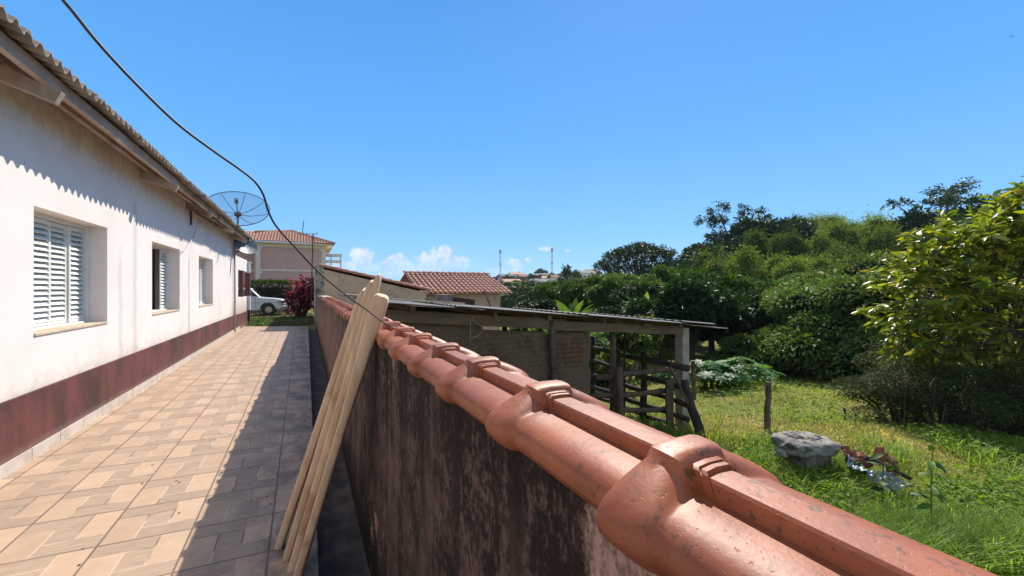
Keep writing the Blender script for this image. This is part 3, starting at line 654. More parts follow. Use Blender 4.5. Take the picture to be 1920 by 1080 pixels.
def antenna(label, base, h, lean=(0, 0), yagi=True):
    t = thing('antenna', label, 'antenna', base)
    top = Vector(base)+Vector((lean[0], lean[1], h)); s = MB(); s.tube([base, top], .03, 6); s.build('mast', MAT['gutter'], t)
    if yagi:
        s = MB(); d = Vector((CR[0], CR[1], 0)); s.tube([top-d*.7, top+d*.2], .015, 5)
        for k in range(6):
            p = top-d*.65+d*.16*k; s.tube([p-Vector((0, .18, .03)), p+Vector((0, .18, .12))], .008, 4)
        s.tube([top+d*.2-Vector((0, 0, .12)), top+d*.2+Vector((0, 0, .15))], .01, 4); s.build('boom', MAT['gutter'], t)
    return t
antenna('thin mast with small comb aerial in front of the pink house', PX(583, 578, 20), 3.75, (.1, 0))
antenna('short whip aerial rising from the pink house roof ridge', PX(566, 442, 33), 1.25, (.15, 0), False)

# overhead cable sagging down to the coping
s = MB(); cp = [(-160, -330, .95), (-30, -165, .98), (118, 0, 1.06), (180, 76, 1.1), (250, 152, 1.18), (330, 230, 1.27), (400, 283, 1.36), (450, 318, 1.42), (478, 341, 1.46), (494, 366, 1.5), (503, 396, 1.53), (520, 427, 1.57), (560, 471, 1.66), (600, 513, 1.74), (650, 554, 1.82), (690, 583, 1.9), (722, 606, 1.93), (745, 612, 2.0)]
def catmull(P, m=5):
    P = [Vector(p) for p in P]; out = []
    for i in range(len(P)-1):
        p0, p1, p2, p3 = P[max(i-1, 0)], P[i], P[i+1], P[min(i+2, len(P)-1)]
        for k in range(m):
            t = k/m; out.append(.5*((2*p1)+(-p0+p2)*t+(2*p0-5*p1+4*p2-p3)*t*t+(-p0+3*p1-3*p2+p3)*t**3))
    return out+[P[-1]]
pts = catmull([PX(*c) for c in cp])
tag(s.tube(pts, [.0046-.0014*i/len(pts) for i in range(len(pts))], 8).build('cable', MAT['cable'], smooth_=True), 'slack black cable hanging across the sky down to the wall coping', 'cable')

# ------------------------------------------------------------------ boundary wall and its coping tiles
bw = thing('boundary_wall', 'long mouldy plastered wall capped with terracotta ridge tiles beside the path', 'wall', (.45, 6, -.9))
WT = EYE-.285
b = MB(); b.box2((.334, -4, -1.6), (.515, 17.9, WT)); b.build('wall', MAT['moldy'], bw, bevel=.008)
CXC = .424
CAP_BODY = [(-.1075, -.010), (-.1095, .002), (-.107, .012), (-.099, .0215), (-.086, .028), (-.067, .0315), (-.043, .0325), (-.0245, .032), (-.022, .0495), (-.019, .0525), (0, .053)]
CAP_LIP = [(-.130, -.012), (-.1345, .0), (-.133, .012), (-.1245, .0235), (-.110, .0345), (-.092, .0455), (-.073, .0565), (-.057, .065), (-.043, .0705), (-.031, .073), (0, .0735)]
def cap_profile(w, ridge_=0.0):
    out = []
    for i, (a, c) in enumerate(zip(CAP_BODY, CAP_LIP)):
        k = w*.80 if i < 8 else .92*min(1, max(w, 0)**.45); out.append((a[0]+(c[0]-a[0])*k, a[1]+(c[1]-a[1])*k+(ridge_ if i >= 8 else 0)))
    out = out+[(-x, z) for x, z in reversed(out[:-1])]
    return out+list(reversed([(x*.90, z-.014) for x, z in out]))
def cap_mesh():      # the lip is highest at the far end and falls away towards the near end
    prof = []
    stretch = [1.30, 1.30, 1.27, 1.22, 1.15, 1.06, .97, .88, .78, .72, .70]; stretch = stretch+stretch[-2::-1]; stretch = stretch+stretch[::-1]
    for y, w, r_ in ((0, .80, 0), (-.002, .93, 0), (-.007, 1.0, 0), (-.016, 1.0, 0), (-.028, .98, 0), (-.042, .93, 0), (-.053, .84, 0), (-.062, .68, 0), (-.068, .42, 0), (-.072, .14, 0), (-.076, .03, .0), (-.0795, .035, .0045), (-.091, .02, .0045), (-.0915, .02, .001), (-.096, .015, .001), (-.0965, .01, .004), (-.107, .005, .004), (-.1075, 0, .0), (-.15, 0, 0), (-.21, -.01, 0), (-.28, -.02, 0), (-.345, -.025, 0)):
        prof.append([(x, y*(st*.82 if y > -.12 else 1), z) for (x, z), st in zip(cap_profile(w, r_), stretch)])
    return MB().loft(prof)
capm = None
for k in range(-3, 31):
    yk = .36+.325*k
    if capm is None:
        o = cap_mesh().build('coping_tile', MAT['cap'], bw, auto=28); capm = o; OFF[o] = bw.location.copy()
    else:
        o = capm.copy(); COL.objects.link(o); o.parent = bw
    jx, jz, jr = random.uniform(-.004, .004), random.uniform(-.003, .003), random.uniform(-.008, .008)
    if k > 6: jx *= 2; jz *= 2.5; jr *= 2
    o.location = Vector((CXC+jx, yk, EYE-.262+jz))-bw.location; o.rotation_euler = (random.uniform(-.006, .006), jr*2, jr)
capm.data.transform(Matrix.Translation(bw.location))   # the first was shifted by its parent's place
# mortar bed under the tiles
b = MB(); b.bar((CXC, -1.0, WT+.014), (CXC, 10.3, WT+.006), .165, .05, seg=80, jit=.004); b.build('mortar_bed', MAT['concretepost'], bw)
for lab, y0, y1, zz, w in (('short pale board lying on the bare far wall top', 11.3, 13.6, 0, .2), ('short brown board on the bare wall top nearest the coping', 10.4, 11.5, .0, .16)):
    b = MB(); b.bar((.50, y0, WT+.025), (.47, y1, WT+.028), w, .045, seg=3, jit=.004); tag(b.build('board', MAT['plank'] if 'pale' in lab else MAT['beam'], bevel=.004), lab, 'board', 'boards lying on the wall top')

# four leaning boards
LB = [('narrow pale board leaning on the wall, leftmost of the four', (519, 1034, 2.42), (681, 545, 2.09), .046, .020),
      ('narrow pale pointed board leaning on the wall, second from the left', (527, 1078, 2.33), (695, 529, 2.07), .046, .020),
      ('tallest narrow pale board leaning on the wall, third from the left', (537, 1098, 2.24), (709, 516, 2.05), .046, .020),
      ('pale leaning board with wide round brown end, rightmost of the four', (549, 1106, 2.17), (713, 556, 2.01), .047, .022)]
for i, (lab, pb, pt, w, th) in enumerate(LB):
    p, q = PX(*pb), PX(*pt); p = p+(p-q).normalized()*0
    d = (q-p).normalized(); view = ((p+q)/2-Vector((0, 0, EYE))).normalized(); side = d.cross(view).normalized(); nrm = side.cross(d).normalized()
    side = (side*math.cos(.12)+nrm*math.sin(.12)).normalized(); nrm = side.cross(d).normalized()
    L = (q-p).length; s = MB(); rings = []; back_ = 1 if nrm.dot(view) > 0 else -1
    for kk, (a, ws) in enumerate(((0, .82), (.01, 1), (.3, 1), (.6, 1), (.85, 1), (.94, .98), (.98, .80), (.994, .5), (1, .25))):
        if i == 3: ws = {6: .97, 7: .85, 8: .55}.get(kk, ws)
        wv = 1+(.95*max(0, (a-.62)/.38) if i == 3 else -.05*a)
        c = p+d*L*a+nrm*(.006*math.sin(a*5+i))
        ring = []
        for an in range(20):
            th_ = 2*math.pi*an/20; cx, sx_ = math.cos(th_), math.sin(th_)
            ex = math.copysign(abs(cx)**.55, cx)*w/2*ws*wv; ez = math.copysign(abs(sx_)**.45, sx_)*.036+back_*.036
            ring.append(c+side*ex+nrm*ez)
        rings.append(ring)
    tag(s.loft(rings).build('board', MAT['plank'], auto=60), lab, 'board', 'boards leaning on the wall')

# ------------------------------------------------------------------ tiled roofs
def tile_roof(mb, o, ux, vx, nu, W_, L_, limit=None, rowlen=.36, step=.012, rad=None):
    """barrel tiles: columns across ux (width W_), rising along vx (length L_)"""
    o = Vector(o); ux = Vector(ux).normalized(); vx = Vector(vx).normalized(); n = ux.cross(vx).normalized()
    if n.z < 0: n = -n
    cw = W_/nu; rad = rad or cw*.36
    for c in range(nu):
        uc = (c+.5)*cw; v0, v1 = limit(uc) if limit else (0, L_)
        if v1-v0 < .1: continue
        rows = max(1, int((v1-v0)/rowlen)); jit = random.uniform(-.01, .01)
        for r_ in range(rows):
            a = v0+(v1-v0)*r_/rows; bb = v0+(v1-v0)*(r_+1)/rows+.03
            ring = []
            for vv, lift, rr in ((a-.02, step*1.6, rad*1.08), (bb, 0, rad*.92)):
                ring.append([o+ux*(uc+jit+math.cos(an)*rr)+vx*vv+n*(math.sin(an)*rr*.85+lift) for an in [math.pi*k/6 for k in range(7)]])
            base = mb.n; mb.v.append(np.array([tuple(p) for q in ring for p in q])); mb.n += 14
            mb.f += [(base+k, base+k+1, base+8+k, base+7+k) for k in range(6)]
    # pans between
    m = int(max(2, W_/.1)); vs = []; fs = []
    for i in range(m+1):
        u = W_*i/m; v0, v1 = limit(min(max(u, .01), W_-.01)) if limit else (0, L_)
        vs += [o+ux*u+vx*v0, o+ux*u+vx*v1]
    fs = [(2*i, 2*i+2, 2*i+3, 2*i+1) for i in range(m)]
    mb.add(vs, fs)

# plastered lean-to at the end of the wall
Y2 = 18.0
shed = thing('plastered_shed', 'beige rendered outbuilding with sloping red tiled verge beyond the boundary wall', 'outbuilding', (2.5, Y2+2, -.5))
b = MB(); zl, zr = EYE+.83, EYE-.22
b.prism([(.335, 0, -1.2), (4.9, 0, -1.2), (4.9, 0, zr), (.335, 0, zl)], (0, Y2, 0), (0, Y2+6, 0)); b.build('wall', MAT['render_'], shed)
b = MB(); b.box2((.31, Y2-.02, -.3), (.62, Y2+.35, zl+.12)); b.build('pier', MAT['concrete'], shed, bevel=.01)
dv = Vector((4.75, 0, zr-zl)).normalized(); b = MB()
for k in range(13):
    p = Vector((.45, Y2-.03, zl+.1))+dv*(k*.365); q = p+dv*.40
    rr = [[pt+Vector((0, math.cos(an)*r_, math.sin(an)*r_*.8+l)) for an in [math.pi*j/6 for j in range(7)]] for pt, r_, l in ((p, .085, .0), (q, .10, .018))]
    b.loft(rr, closed=False)
b.build('verge_tile', MAT['rooftile'], shed, smooth_=True)
b = MB(); tile_roof(b, (.5, Y2+6, zl+.05), (0, -1, 0), dv, 26, 5.95, 4.7); b.build('roof', MAT['rooftile'], shed)

# small house with barrel tile roof
th = thing('tiled_house', 'low house with ridged terracotta barrel tile roof beyond the stall', 'house', (7.5, 22, -2))
e0, e1 = Vector((5.35, 19.9, EYE-.24)), Vector((10.1, 19.9, EYE-.30)); r0, r1 = Vector((4.85, 23.2, EYE+.84)), Vector((10.4, 23.4, EYE+.80))
b = MB(); b.box2((5.6, 20.3, -2.6), (9.75, 26.0, EYE-.18)); 
b.build('wall', MAT['render_'], th)
b = MB(); ux = (e1-e0).normalized(); 
W_ = 5.3; vx = Vector((.0, 3.25, 1.09)).normalized(); L_ = 3.45
tile_roof(b, Vector((5.0, 19.9, EYE-.27)), (1, 0, 0), vx, 20, W_, L_, rowlen=.4, step=.02)
tile_roof(b, Vector((10.3, 26.5, EYE-.27)), (-1, 0, 0), Vector((0, -3.25, 1.09)).normalized(), 20, W_, L_, rowlen=.8)
for k in range(14):
    p = Vector((4.95+k*.385, 23.15, EYE+.86)); q = p+Vector((.42, 0, 0))
    rr = [[pt+Vector((0, math.cos(an)*r_*1.2, math.sin(an)*r_+l)) for an in [math.pi*j/6 for j in range(7)]] for pt, r_, l in ((p, .12, .025), (q, .10, 0))]
    b.loft(rr, closed=False)
b.build('roof', MAT['rooftile'], th)
b = MB(); b.prism([(0, 20.3, EYE-.2), (0, 26, EYE-.2), (0, 23.15, EYE+.78)], (5.2, 0, 0), (5.25, 0, 0)); b.build('gable', MAT['rust'], th)
b = MB(); b.prism([(0, 20.3, EYE-.2), (0, 26, EYE-.2), (0, 23.15, EYE+.78)], (9.9, 0, 0), (9.95, 0, 0)); b.build('gable', MAT['rust'], th)
b = MB(); b.bar(PX(833, 560, 19.6), PX(890, 568, 19.8), .05, .30, seg=2, jit=.01); b.build('window_board', MAT['logdark'], th)
b = MB(); b.bar(PX(908, 545, 20.2), PX(923, 580, 19.9), .07, .07, seg=2, jit=.01); tag(b.build('prop_pole', MAT['log']), 'slanting prop pole leaning on the wall of the tiled house', 'pole')

# ------------------------------------------------------------------ livestock stall
SY = 5.2
stall = thing('livestock_stall', 'low open stall with crumbling brick wall and sheet roof behind the coping', 'stall', (3.6, SY+1, -.95))
def stall_z(x): return EYE-.19-.0845*(x-.87)
b = MB(); GZ0 = -1.4
# jagged top and right edge of the brickwork
top = [(.90, stall_z(.9)-.24), (2.2, stall_z(2.2)-.24), (2.25, stall_z(2.25)-.30), (3.25, stall_z(3.25)-.28), (3.3, stall_z(3.3)-.36), (3.45, EYE-.70), (4.08, EYE-.71), (4.12, EYE-.78)]
poly = [(.90, 0, GZ0), (4.14, 0, GZ0)]
for k in range(12): poly.append((4.10+.05*((k*37) % 3)/2, 0, GZ0+(EYE-.80-GZ0)*(k+1)/12.5))
poly += [(x, 0, z) for x, z in reversed(top)]
b.prism(poly, (0, SY, 0), (0, SY+.12, 0)); b.build('brick_wall', MAT['brick'], stall)
b = MB(); b.bar((.86, SY-.04, stall_z(.86)-.155), (3.6, SY-.05, stall_z(3.6)-.155), .07, .16, seg=8, jit=.006); b.bar((3.3, SY-.06, stall_z(3.3)-.17), (6.22, SY-.06, stall_z(6.22)-.15), .075, .15, seg=8, jit=.007); b.build('front_beam', MAT['beam'], stall, bevel=.01)
b = MB(); b.bar((.86, SY+2.1, stall_z(.86)-.14), (6.6, SY+2.1, stall_z(6.6)-.13), .07, .13, seg=8, jit=.006); b.build('rear_beam', MAT['logdark'], stall)
for xr in (1.2, 2.35, 3.25, 4.3, 5.2, 6.1):
    b = MB(); b.bar((xr, SY-.16, stall_z(xr)-.055), (xr, SY+2.25, stall_z(xr)-.055), .055, .07, seg=3, jit=.004); b.build('rafter', MAT['beam'], stall)
xs = .72; k = 0
while xs < 6.5:
    wd = random.uniform(.9, 1.25); x1 = min(xs+wd+.12, 6.85); y0 = SY-.30+random.uniform(-.07, .07); y1 = SY+2.35+random.uniform(-.05, .05)
    s = MB(); rings = []; lift = (k % 2)*.018+random.uniform(0, .012)
    n = 6
    for i in range(n+1):
        x = xs+(x1-xs)*i/n
        zt = stall_z(x)+lift+.012*(1-i/n)
        rr = []
        ny = 60
        up = [(x, y0+(y1-y0)*j/ny, zt+.007*math.sin(2*math.pi*(y0+(y1-y0)*j/ny)/.17)) for j in range(ny+1)]
        rings.append(up+[(a, c, z-.012) for a, c, z in reversed(up)])
    s.loft(rings).build('roof_sheet', MAT['sheet'], stall, auto=45); xs += wd; k += 1
b = MB(); b.bar((6.35, SY-.1, stall_z(6.35)-.035), (7.25, SY-.2, stall_z(7.2)-.06), .16, .02, seg=3, jit=.004); b.build('eave_board', MAT['woodpale'], stall)
cx_, cy_ = 6.31, SY+.0
b = MB(); b.box2((cx_-.09, cy_-.09, -1.5), (cx_+.09, cy_+.09, stall_z(cx_)-.10)); b.build('column', MAT['concretepost'], stall, bevel=.012)
b = MB(); b.tube([(3.45, SY-.06, -1.2), (3.36, SY-.08, EYE-1.1), (3.32, SY-.07, stall_z(3.3)-.08)], [.055, .05, .042], 9, jit=.06); b.build('wall_pole', MAT['log'], stall, smooth_=True)
b = MB(); b.tube([(4.62, SY+.02, -1.3), (4.63, SY+.01, EYE-1.4), (4.6, SY, stall_z(4.6)-.1)], [.06, .055, .05], 9, jit=.05); b.build('timber_post', MAT['log'], stall, smooth_=True)
b = MB(); b.tube([(5.9, SY+1.1, -1.4), (5.9, SY+1.1, stall_z(5.9)-.05)], .022, 8); b.build('iron_pole', MAT['logdark'], stall)
b = MB(); b.tube([(3.6, SY+2.1, -1.4), (3.6, SY+2.1, stall_z(3.6)-.1)], .06, 8); b.build('rear_post', MAT['logdark'], stall)
b = MB(); ll = catmull([(2.02, SY-.1, stall_z(2)-.1), (2.05, SY-.12, stall_z(2)-.18), (2.16, SY-.13, stall_z(2)-.26), (2.12, SY-.13, stall_z(2)-.36), (2.0, SY-.11, stall_z(2)-.40)]); b.tube(ll, .006, 5)
b.tube([(2.0, SY-.09, stall_z(2)-.1), (1.99, SY-.10, stall_z(2)-.5)], .005, 5); b.build('loose_wire', MAT['woodpale'], stall)
# loose boards lying on the stall roof
for lab, p, q, w, m_ in (('long pale board lying flat on the stall roof near the leaning boards', (735, 571, 5.9), (868, 573, 6.6), .14, 'plank'),
                         ('dark board lying along the stall roof ridge beyond the pale board', (640, 571, 6.9), (730, 574, 6.6), .16, 'plankgrey'),
                         ('dark slanting board on the stall roof before the tiled house', (800, 561, 7.2), (846, 577, 7.0), .10, 'logdark')):
    P_, Q_ = PX(*p), PX(*q)
    for v in (P_, Q_): v.z = max(v.z, stall_z(v.x)+.05)
    b = MB(); b.bar(P_, Q_, w, .03, seg=3, jit=.003); tag(b.build('board', MAT[m_], bevel=.003), lab, 'board', 'boards lying on the stall roof')
bp = PX(833, 571, 7.0); bp.z = stall_z(bp.x)+.1
b = MB(); b.box(bp, (.20, .22, .14), Matrix.Rotation(.4, 4, 'Z')); b.box(bp+Vector((0, 0, .075)), (.23, .25, .02), Matrix.Rotation(.4, 4, 'Z')); tag(b.build('crate', MAT['plankgrey'], bevel=.006), 'small weathered box sitting on the stall roof before the tiled house', 'box')

# ------------------------------------------------------------------ corral fence
gate = thing('corral_gate', 'rough timber corral gate of pale horizontal rails between brick wall and column', 'gate', (5.1, SY+.1, -.95))
def log(p, q, r0, r1, n=8, seg=5, wob=.02):
    pts = [Vector(p).lerp(Vector(q), k/seg)+Vector((random.uniform(-wob, wob), random.uniform(-wob, wob), random.uniform(-wob, wob)))*(1 if 0 < k < seg else 0) for k in range(seg+1)]
    return pts, [r0+(r1-r0)*k/seg for k in range(seg+1)]
for (pa, ya, pb_, yb_, r_, m_) in ((1117, 708, 1256, 693, .052, 'log'), (1100, 744, 1252, 733, .05, 'log'), (1112, 775, 1250, 766, .05, 'log'), (1140, 815, 1262, 798, .05, 'log')):
    ta = 6.55; tb = 7.2
    b = MB(); pts, rr = log(PX(pa, ya, ta), PX(pb_, yb_, tb), r_, r_*.85); b.tube(pts, rr, 8, jit=.05); b.build('rail', MAT[m_], gate, smooth_=True)
b = MB(); pts, rr = log(PX(1161, 800, 6.6), PX(1161, 688, 6.6), .06, .055); b.tube(pts, rr, 8, jit=.05); b.build('post', MAT['log'], gate, smooth_=True)
b = MB(); b.bar(PX(1256, 806, 7.1), PX(1255, 712, 7.1), .17, .04, up=(0, 1, 0), seg=2, jit=.004); b.build('plank', MAT['log'], gate, bevel=.006)
fence = thing('corral_fence', 'dark rough log side fence of the corral running back behind the gate', 'fence', (6.0, SY+1, -.95))
for zf, zn, r_ in ((-1.30, -1.44, .055), (-1.60, -1.80, .05), (-1.92, -2.1, .05), (-2.2, -2.35, .05), (-2.42, -2.55, .045)):
    b = MB(); pts, rr = log((5.95, SY+2.4, EYE+zf-.1), (6.05, SY-.35, EYE+zn), r_*.9, r_*1.1, seg=6, wob=.03); b.tube(pts, rr, 8, jit=.08); b.build('rail', MAT['logdark'], fence, smooth_=True)
for yy, h in ((SY+2.35, -1.15), (SY+1.5, -1.35), (SY+.75, -1.3)):
    b = MB(); pts, rr = log((6.08, yy, -1.5), (6.08, yy, EYE+h), .075, .06); b.tube(pts, rr, 8, jit=.06); b.build('post', MAT['logdark'], fence, smooth_=True)
def pole(lab, pb, pt, t, r0, r1, mat, name='post', cat='post', group=None, jit=.06):
    p, q = PX(pb[0], pb[1], t), PX(pt[0], pt[1], t if len(pt) < 3 else pt[2]); p = p+(p-q)*.06
    b = MB(); pts, rr = log(p, q, r0, r1, seg=6, wob=r0*.25); b.tube(pts, rr, 9, jit=jit)
    return tag(b.build(name, MAT[mat], auto=50), lab, cat, group)
pole('thick dark log leaning against the concrete column of the stall', (1312, 815), (1284, 712, 6.9), 6.6, .085, .06, 'logdark', 'leaning_log', 'log', None, .1)
pole('thin crooked pole slanting across the corral corner by the column', (1302, 780), (1256, 688, 6.9), 6.7, .028, .022, 'log', 'leaning_pole', 'pole')
pole('slim grey post right of the concrete column', (1301, 745), (1300, 677), 8.3, .045, .04, 'log', 'fence_post', 'post', 'posts in the meadow')
pole('tall brown wooden post standing alone in the meadow', (1438, 808), (1441, 716), 6.95, .052, .047, 'log', 'fence_post', 'post', 'posts in the meadow', .09)
pole('short dark stump post at the right side of the meadow', (1844, 857), (1844, 832), 5.9, .022, .022, 'logdark', 'fence_post', 'post', 'posts in the meadow')
pole('short thin dark stake in the grass in front of the brush', (1584, 786), (1583, 765), 7.6, .018, .016, 'logdark', 'fence_post', 'post', 'posts in the meadow')
pole('slanting old pole in the grass behind the corral', (1176, 722), (1198, 668), 10.5, .05, .04, 'log', 'leaning_pole', 'pole')
pole('thin post in the far clearing between the trees', (1422, 692), (1422, 652), 17, .05, .04, 'logdark', 'fence_post', 'post', 'posts in the meadow')

# ------------------------------------------------------------------ concrete lump and debris
def lump(mb, c, sx, sy, sz, rot=0, seg=64, rings=30, amp=.05, p=5.0):
    ph = [random.uniform(0, 6) for _ in range(6)]
    vs = []; fs = []
    for i in range(rings+1):
        th_ = math.pi*i/rings
        for k in range(seg):
            an = 2*math.pi*k/seg
            d = Vector((math.sin(th_)*math.cos(an), math.sin(th_)*math.sin(an), math.cos(th_)))
            s_ = (abs(d.x)**p+abs(d.y)**p+abs(d.z)**p)**(-1/p)
            w = 1+amp*(math.sin(5*an+ph[0])*math.sin(3*th_+ph[1])+.7*math.sin(9*an+ph[2]+4*th_)+.5*math.sin(15*an+ph[3])*math.sin(7*th_+ph[4]))+random.uniform(-amp, amp)*.35
            v = Vector((d.x*s_*w*sx/2, d.y*s_*w*sy/2, d.z*s_*(1+(w-1)*.7)*sz/2)); fr = mnoise.fractal(v*9+Vector(ph[:3]), .8, 2.1, 5); v += d*fr*amp*.28; v.rotate(Matrix.Rotation(rot, 3, 'Z')); vs.append(v+Vector(c))
    for i in range(rings):
        for k in range(seg): fs.append((i*seg+k, i*seg+seg+k, i*seg+seg+(k+1) % seg, i*seg+(k+1) % seg))
    mb.add(vs, fs)
cb = W((1508-960)/FPX*5.35, 5.35); gzc = float(ground(cb.x, cb.y))
b = MB(); ry = -YAW+.12; lump(b, (cb.x, cb.y, EYE-2.10), .66, .50, .17, ry, amp=.05, p=7); lump(b, (cb.x+.03, cb.y, EYE-2.27), .50, .40, .20, ry+.1, amp=.07); lump(b, (cb.x-.03, cb.y-.02, EYE-2.43), .56, .42, .16, ry-.1, amp=.07, p=6); lump(b, (cb.x, cb.y, EYE-2.58), .5, .42, .2, ry, amp=.07)
for k in range(16):
    a_ = random.uniform(0, 6.28); q_ = random.uniform(.05, .22); lump(b, (cb.x+math.cos(a_)*q_, cb.y+math.sin(a_)*q_, EYE-2.02+random.uniform(-.01, .01)), random.uniform(.05, .16), random.uniform(.05, .14), random.uniform(.03, .06), a_, 12, 7, .12, 3)
lump(b, (cb.x-.27, cb.y+.13, EYE-2.20), .2, .17, .11, .2, 16, 9, .1, 3)
tag(b.build('concrete_block', MAT['concrete'], auto=38), 'weathered rough grey concrete lump standing in tall grass', 'concrete block')
def crumple(name, lab, c, sx, sy, rot, mat, amp, cat, tilt=(0, 0), n=16):
    vs = []; fs = []; ph = [random.uniform(0, 6) for _ in range(5)]
    for i in range(n+1):
        for j in range(n+1):
            u, v = i/n-.5, j/n-.5
            z = amp*(math.sin(7*u+ph[0])*math.sin(5*v+ph[1])+.6*math.sin(13*u+9*v+ph[2])+.4*math.sin(21*v+ph[3]))+random.uniform(-amp, amp)*.15
            p = Vector((u*sx*(1+.15*math.sin(9*v+ph[4])), v*sy*(1+.15*math.sin(8*u)), z)); p.rotate(Matrix.Rotation(tilt[0], 3, 'X')); p.rotate(Matrix.Rotation(tilt[1], 3, 'Y')); p.rotate(Matrix.Rotation(rot, 3, 'Z')); vs.append(p+Vector(c))
    for i in range(n):
        for j in range(n): fs.append((i*(n+1)+j, (i+1)*(n+1)+j, (i+1)*(n+1)+j+1, i*(n+1)+j+1))
    o = MB().add(vs, fs).build(name, mat, smooth_=True); m_ = o.modifiers.new('thick', 'SOLIDIFY'); m_.thickness = .008
    return tag(o, lab, cat)
crumple('rusty_sheet', 'reddish torn rusty sheet standing on the debris heap', PX(1662, 862, 5.0), .30, .26, .3, MAT['rust'], .035, 'sheet', (.7, -.3))
crumple('fallen_tile_sheet', 'broken brown sheet lying beside the concrete lump', PX(1608, 856, 5.1), .34, .22, -.4, MAT['rust'], .03, 'sheet', (.5, .25))
crumple('plastic_sheet', 'crumpled pale blue plastic sheet left under the broken brown sheet', PX(1612, 878, 4.95), .34, .26, .6, MAT['plastic'], .045, 'plastic sheet', (.5, .1))
crumple('plastic_sheet', 'faded blue plastic scrap half buried in the grass below the debris', PX(1668, 903, 4.7), .30, .22, -.3, MAT['plastic'], .04, 'plastic sheet', (.35, -.1))
b = MB(); pts, rr = log(PX(1622, 858, 4.95), PX(1708, 898, 4.7), .03, .024); b.tube(pts, rr, 8, jit=.1); tag(b.build('fallen_branch', MAT['logdark'], smooth_=True), 'dark branch lying across the debris heap', 'branch')

# ------------------------------------------------------------------ background beyond the path: car, hedge, plant, pink house
ph = thing('pink_house', 'two storey pink house with cream trim and hipped tile roof', 'house', (-2, 36, .1))
PYF = 34.3; ez = EYE+3.42
b = MB(); b.box2((-3.4, PYF, -.6), (1.32, PYF+7, ez-.1)); b.box2((-10, PYF+1.2, -.6), (-3.402, PYF+7, ez-.1)); b.build('wall', MAT['pink'], ph)
b = MB()
for x0, x1 in ((-3.30, -3.0), (1.02, 1.30)): b.box2((x0, PYF-.06, -.5), (x1, PYF-.002, ez-.22))
b.box2((-3.0, PYF-.05, EYE+1.25), (1.02, PYF-.002, EYE+1.39)); b.box2((-3.45, PYF-.08, ez-.38), (1.36, PYF-.002, ez-.12)); b.box2((-10, PYF+1.14, EYE+1.22), (-3.45, PYF+1.198, EYE+1.44)); b.box2((-10, PYF+1.12, ez-.38), (-3.45, PYF+1.198, ez-.12))
for x0, s in ((-3.0, 1), (1.02, -1)):
    for zz in (ez-.38, EYE+1.22): b.prism([(x0, 0, zz), (x0+.2*s, 0, zz), (x0, 0, zz-.2)], (0, PYF-.045, 0), (0, PYF-.004, 0))
b.build('trim', MAT['cream'], ph)
b = MB(); b.box2((-3.9, PYF-.55, ez-.12), (1.9, PYF+7.5, ez-.04)); b.box2((-10, PYF+.6, ez-.121), (-3.902, PYF+7.5, ez-.041)); b.build('eave', MAT['cream'], ph)
b = MB()
# front slope of the near hip, right hip slope, far-left wing slope
Wf = 5.9; vxf = Vector((0, 1, .40)).normalized(); Lf = 3.2
def lim(u):
    return (0, max(0, min(u*1.08+1.2, (Wf-u)*1.08, Lf)))
tile_roof(b, (-4.0, PYF-.6, ez-.02), (1, 0, 0), vxf, 30, Wf, Lf, lim, .45, .02)
tile_roof(b, (1.92, PYF-.6, ez-.02), (0, 1, 0), Vector((-1, 0, .40)).normalized(), 36, 8, Lf, lambda u: (0, max(0, min(u*1.08, (8-u)*1.08, Lf))), .45, .02)
tile_roof(b, (-10, PYF+.55, ez-.02), (1, 0, 0), vxf, 34, 6.6, 3.0, None, .45, .02)
rp = [Vector((-1.05, PYF+2.35, ez+1.17)), Vector((1.92, PYF-.6, ez+.03))]
b.tube([rp[0], rp[1]], .11, 8); b.tube([rp[0], (-1.05, PYF+5, ez+1.17)], .11, 8); b.tube([rp[0], (-3.6, PYF+2.4, ez+.95)], .11, 8)
b.build('roof', MAT['rooftile'], ph)
b = MB()
for zz in (EYE+2.55, EYE+2.05): b.box2((1.4, PYF+.2, zz), (2.5, PYF+1.6, zz+.16))
for x in (1.7, 2.42): b.box2((x-.05, PYF+.22, EYE+.9), (x+.05, PYF+.32, EYE+2.6))
b.box2((1.34, PYF+.6, EYE+.9), (2.45, PYF+1.5, EYE+1.0)); b.build('balcony', MAT['white'], ph)
b = MB(); b.box2((-3.0+.03, PYF-.01, -.1), (1.0, PYF-.003, -.0)); b.build('base_line', MAT['gutter'], ph)

# old white car parked side-on, nose to the right
car = thing('parked_car', 'old white rounded car parked nose towards the red plant', 'car', (-3.2, 26.0, .06))
CY0, CY1 = 25.2, 26.85; gz0 = .11; cx0 = -1.05     # nose
def side(pts): return [(cx0-x, z+gz0) for x, z in pts]
body = side([(0.02, .42), (0, .62), (.04, .78), (.16, .86), (.55, .92), (1.25, .98), (1.42, .99), (3.1, 1.0), (4.1, .92), (4.3, .8), (4.34, .45), (4.2, .36), (3.75, .34)]
            +[(3.33+.38*math.cos(a), .34+.38*math.sin(a)) for a in np.linspace(0, math.pi, 9)]+[(1.3, .30), (1.17, .34)]
            +[(.78+.38*math.cos(a), .34+.38*math.sin(a)) for a in np.linspace(0, math.pi, 9)]+[(.30, .36)])
b = MB(); rings = []
for yy, sc in ((CY0, .965), (CY0+.05, .99), (CY0+.16, 1.0), (CY1-.16, 1.0), (CY1-.05, .99), (CY1, .965)):
    rings.append([(cx0-2.17+(x-cx0+2.17)*sc, yy, gz0+.55+(z-gz0-.55)*sc) for x, z in body])
b.loft(rings).build('body', MAT['carpaint'], car, auto=40)
cab = side([(1.12, .97), (1.56, 1.44), (1.75, 1.50), (2.7, 1.52), (3.0, 1.47), (3.45, .99)])
b = MB(); rings = []
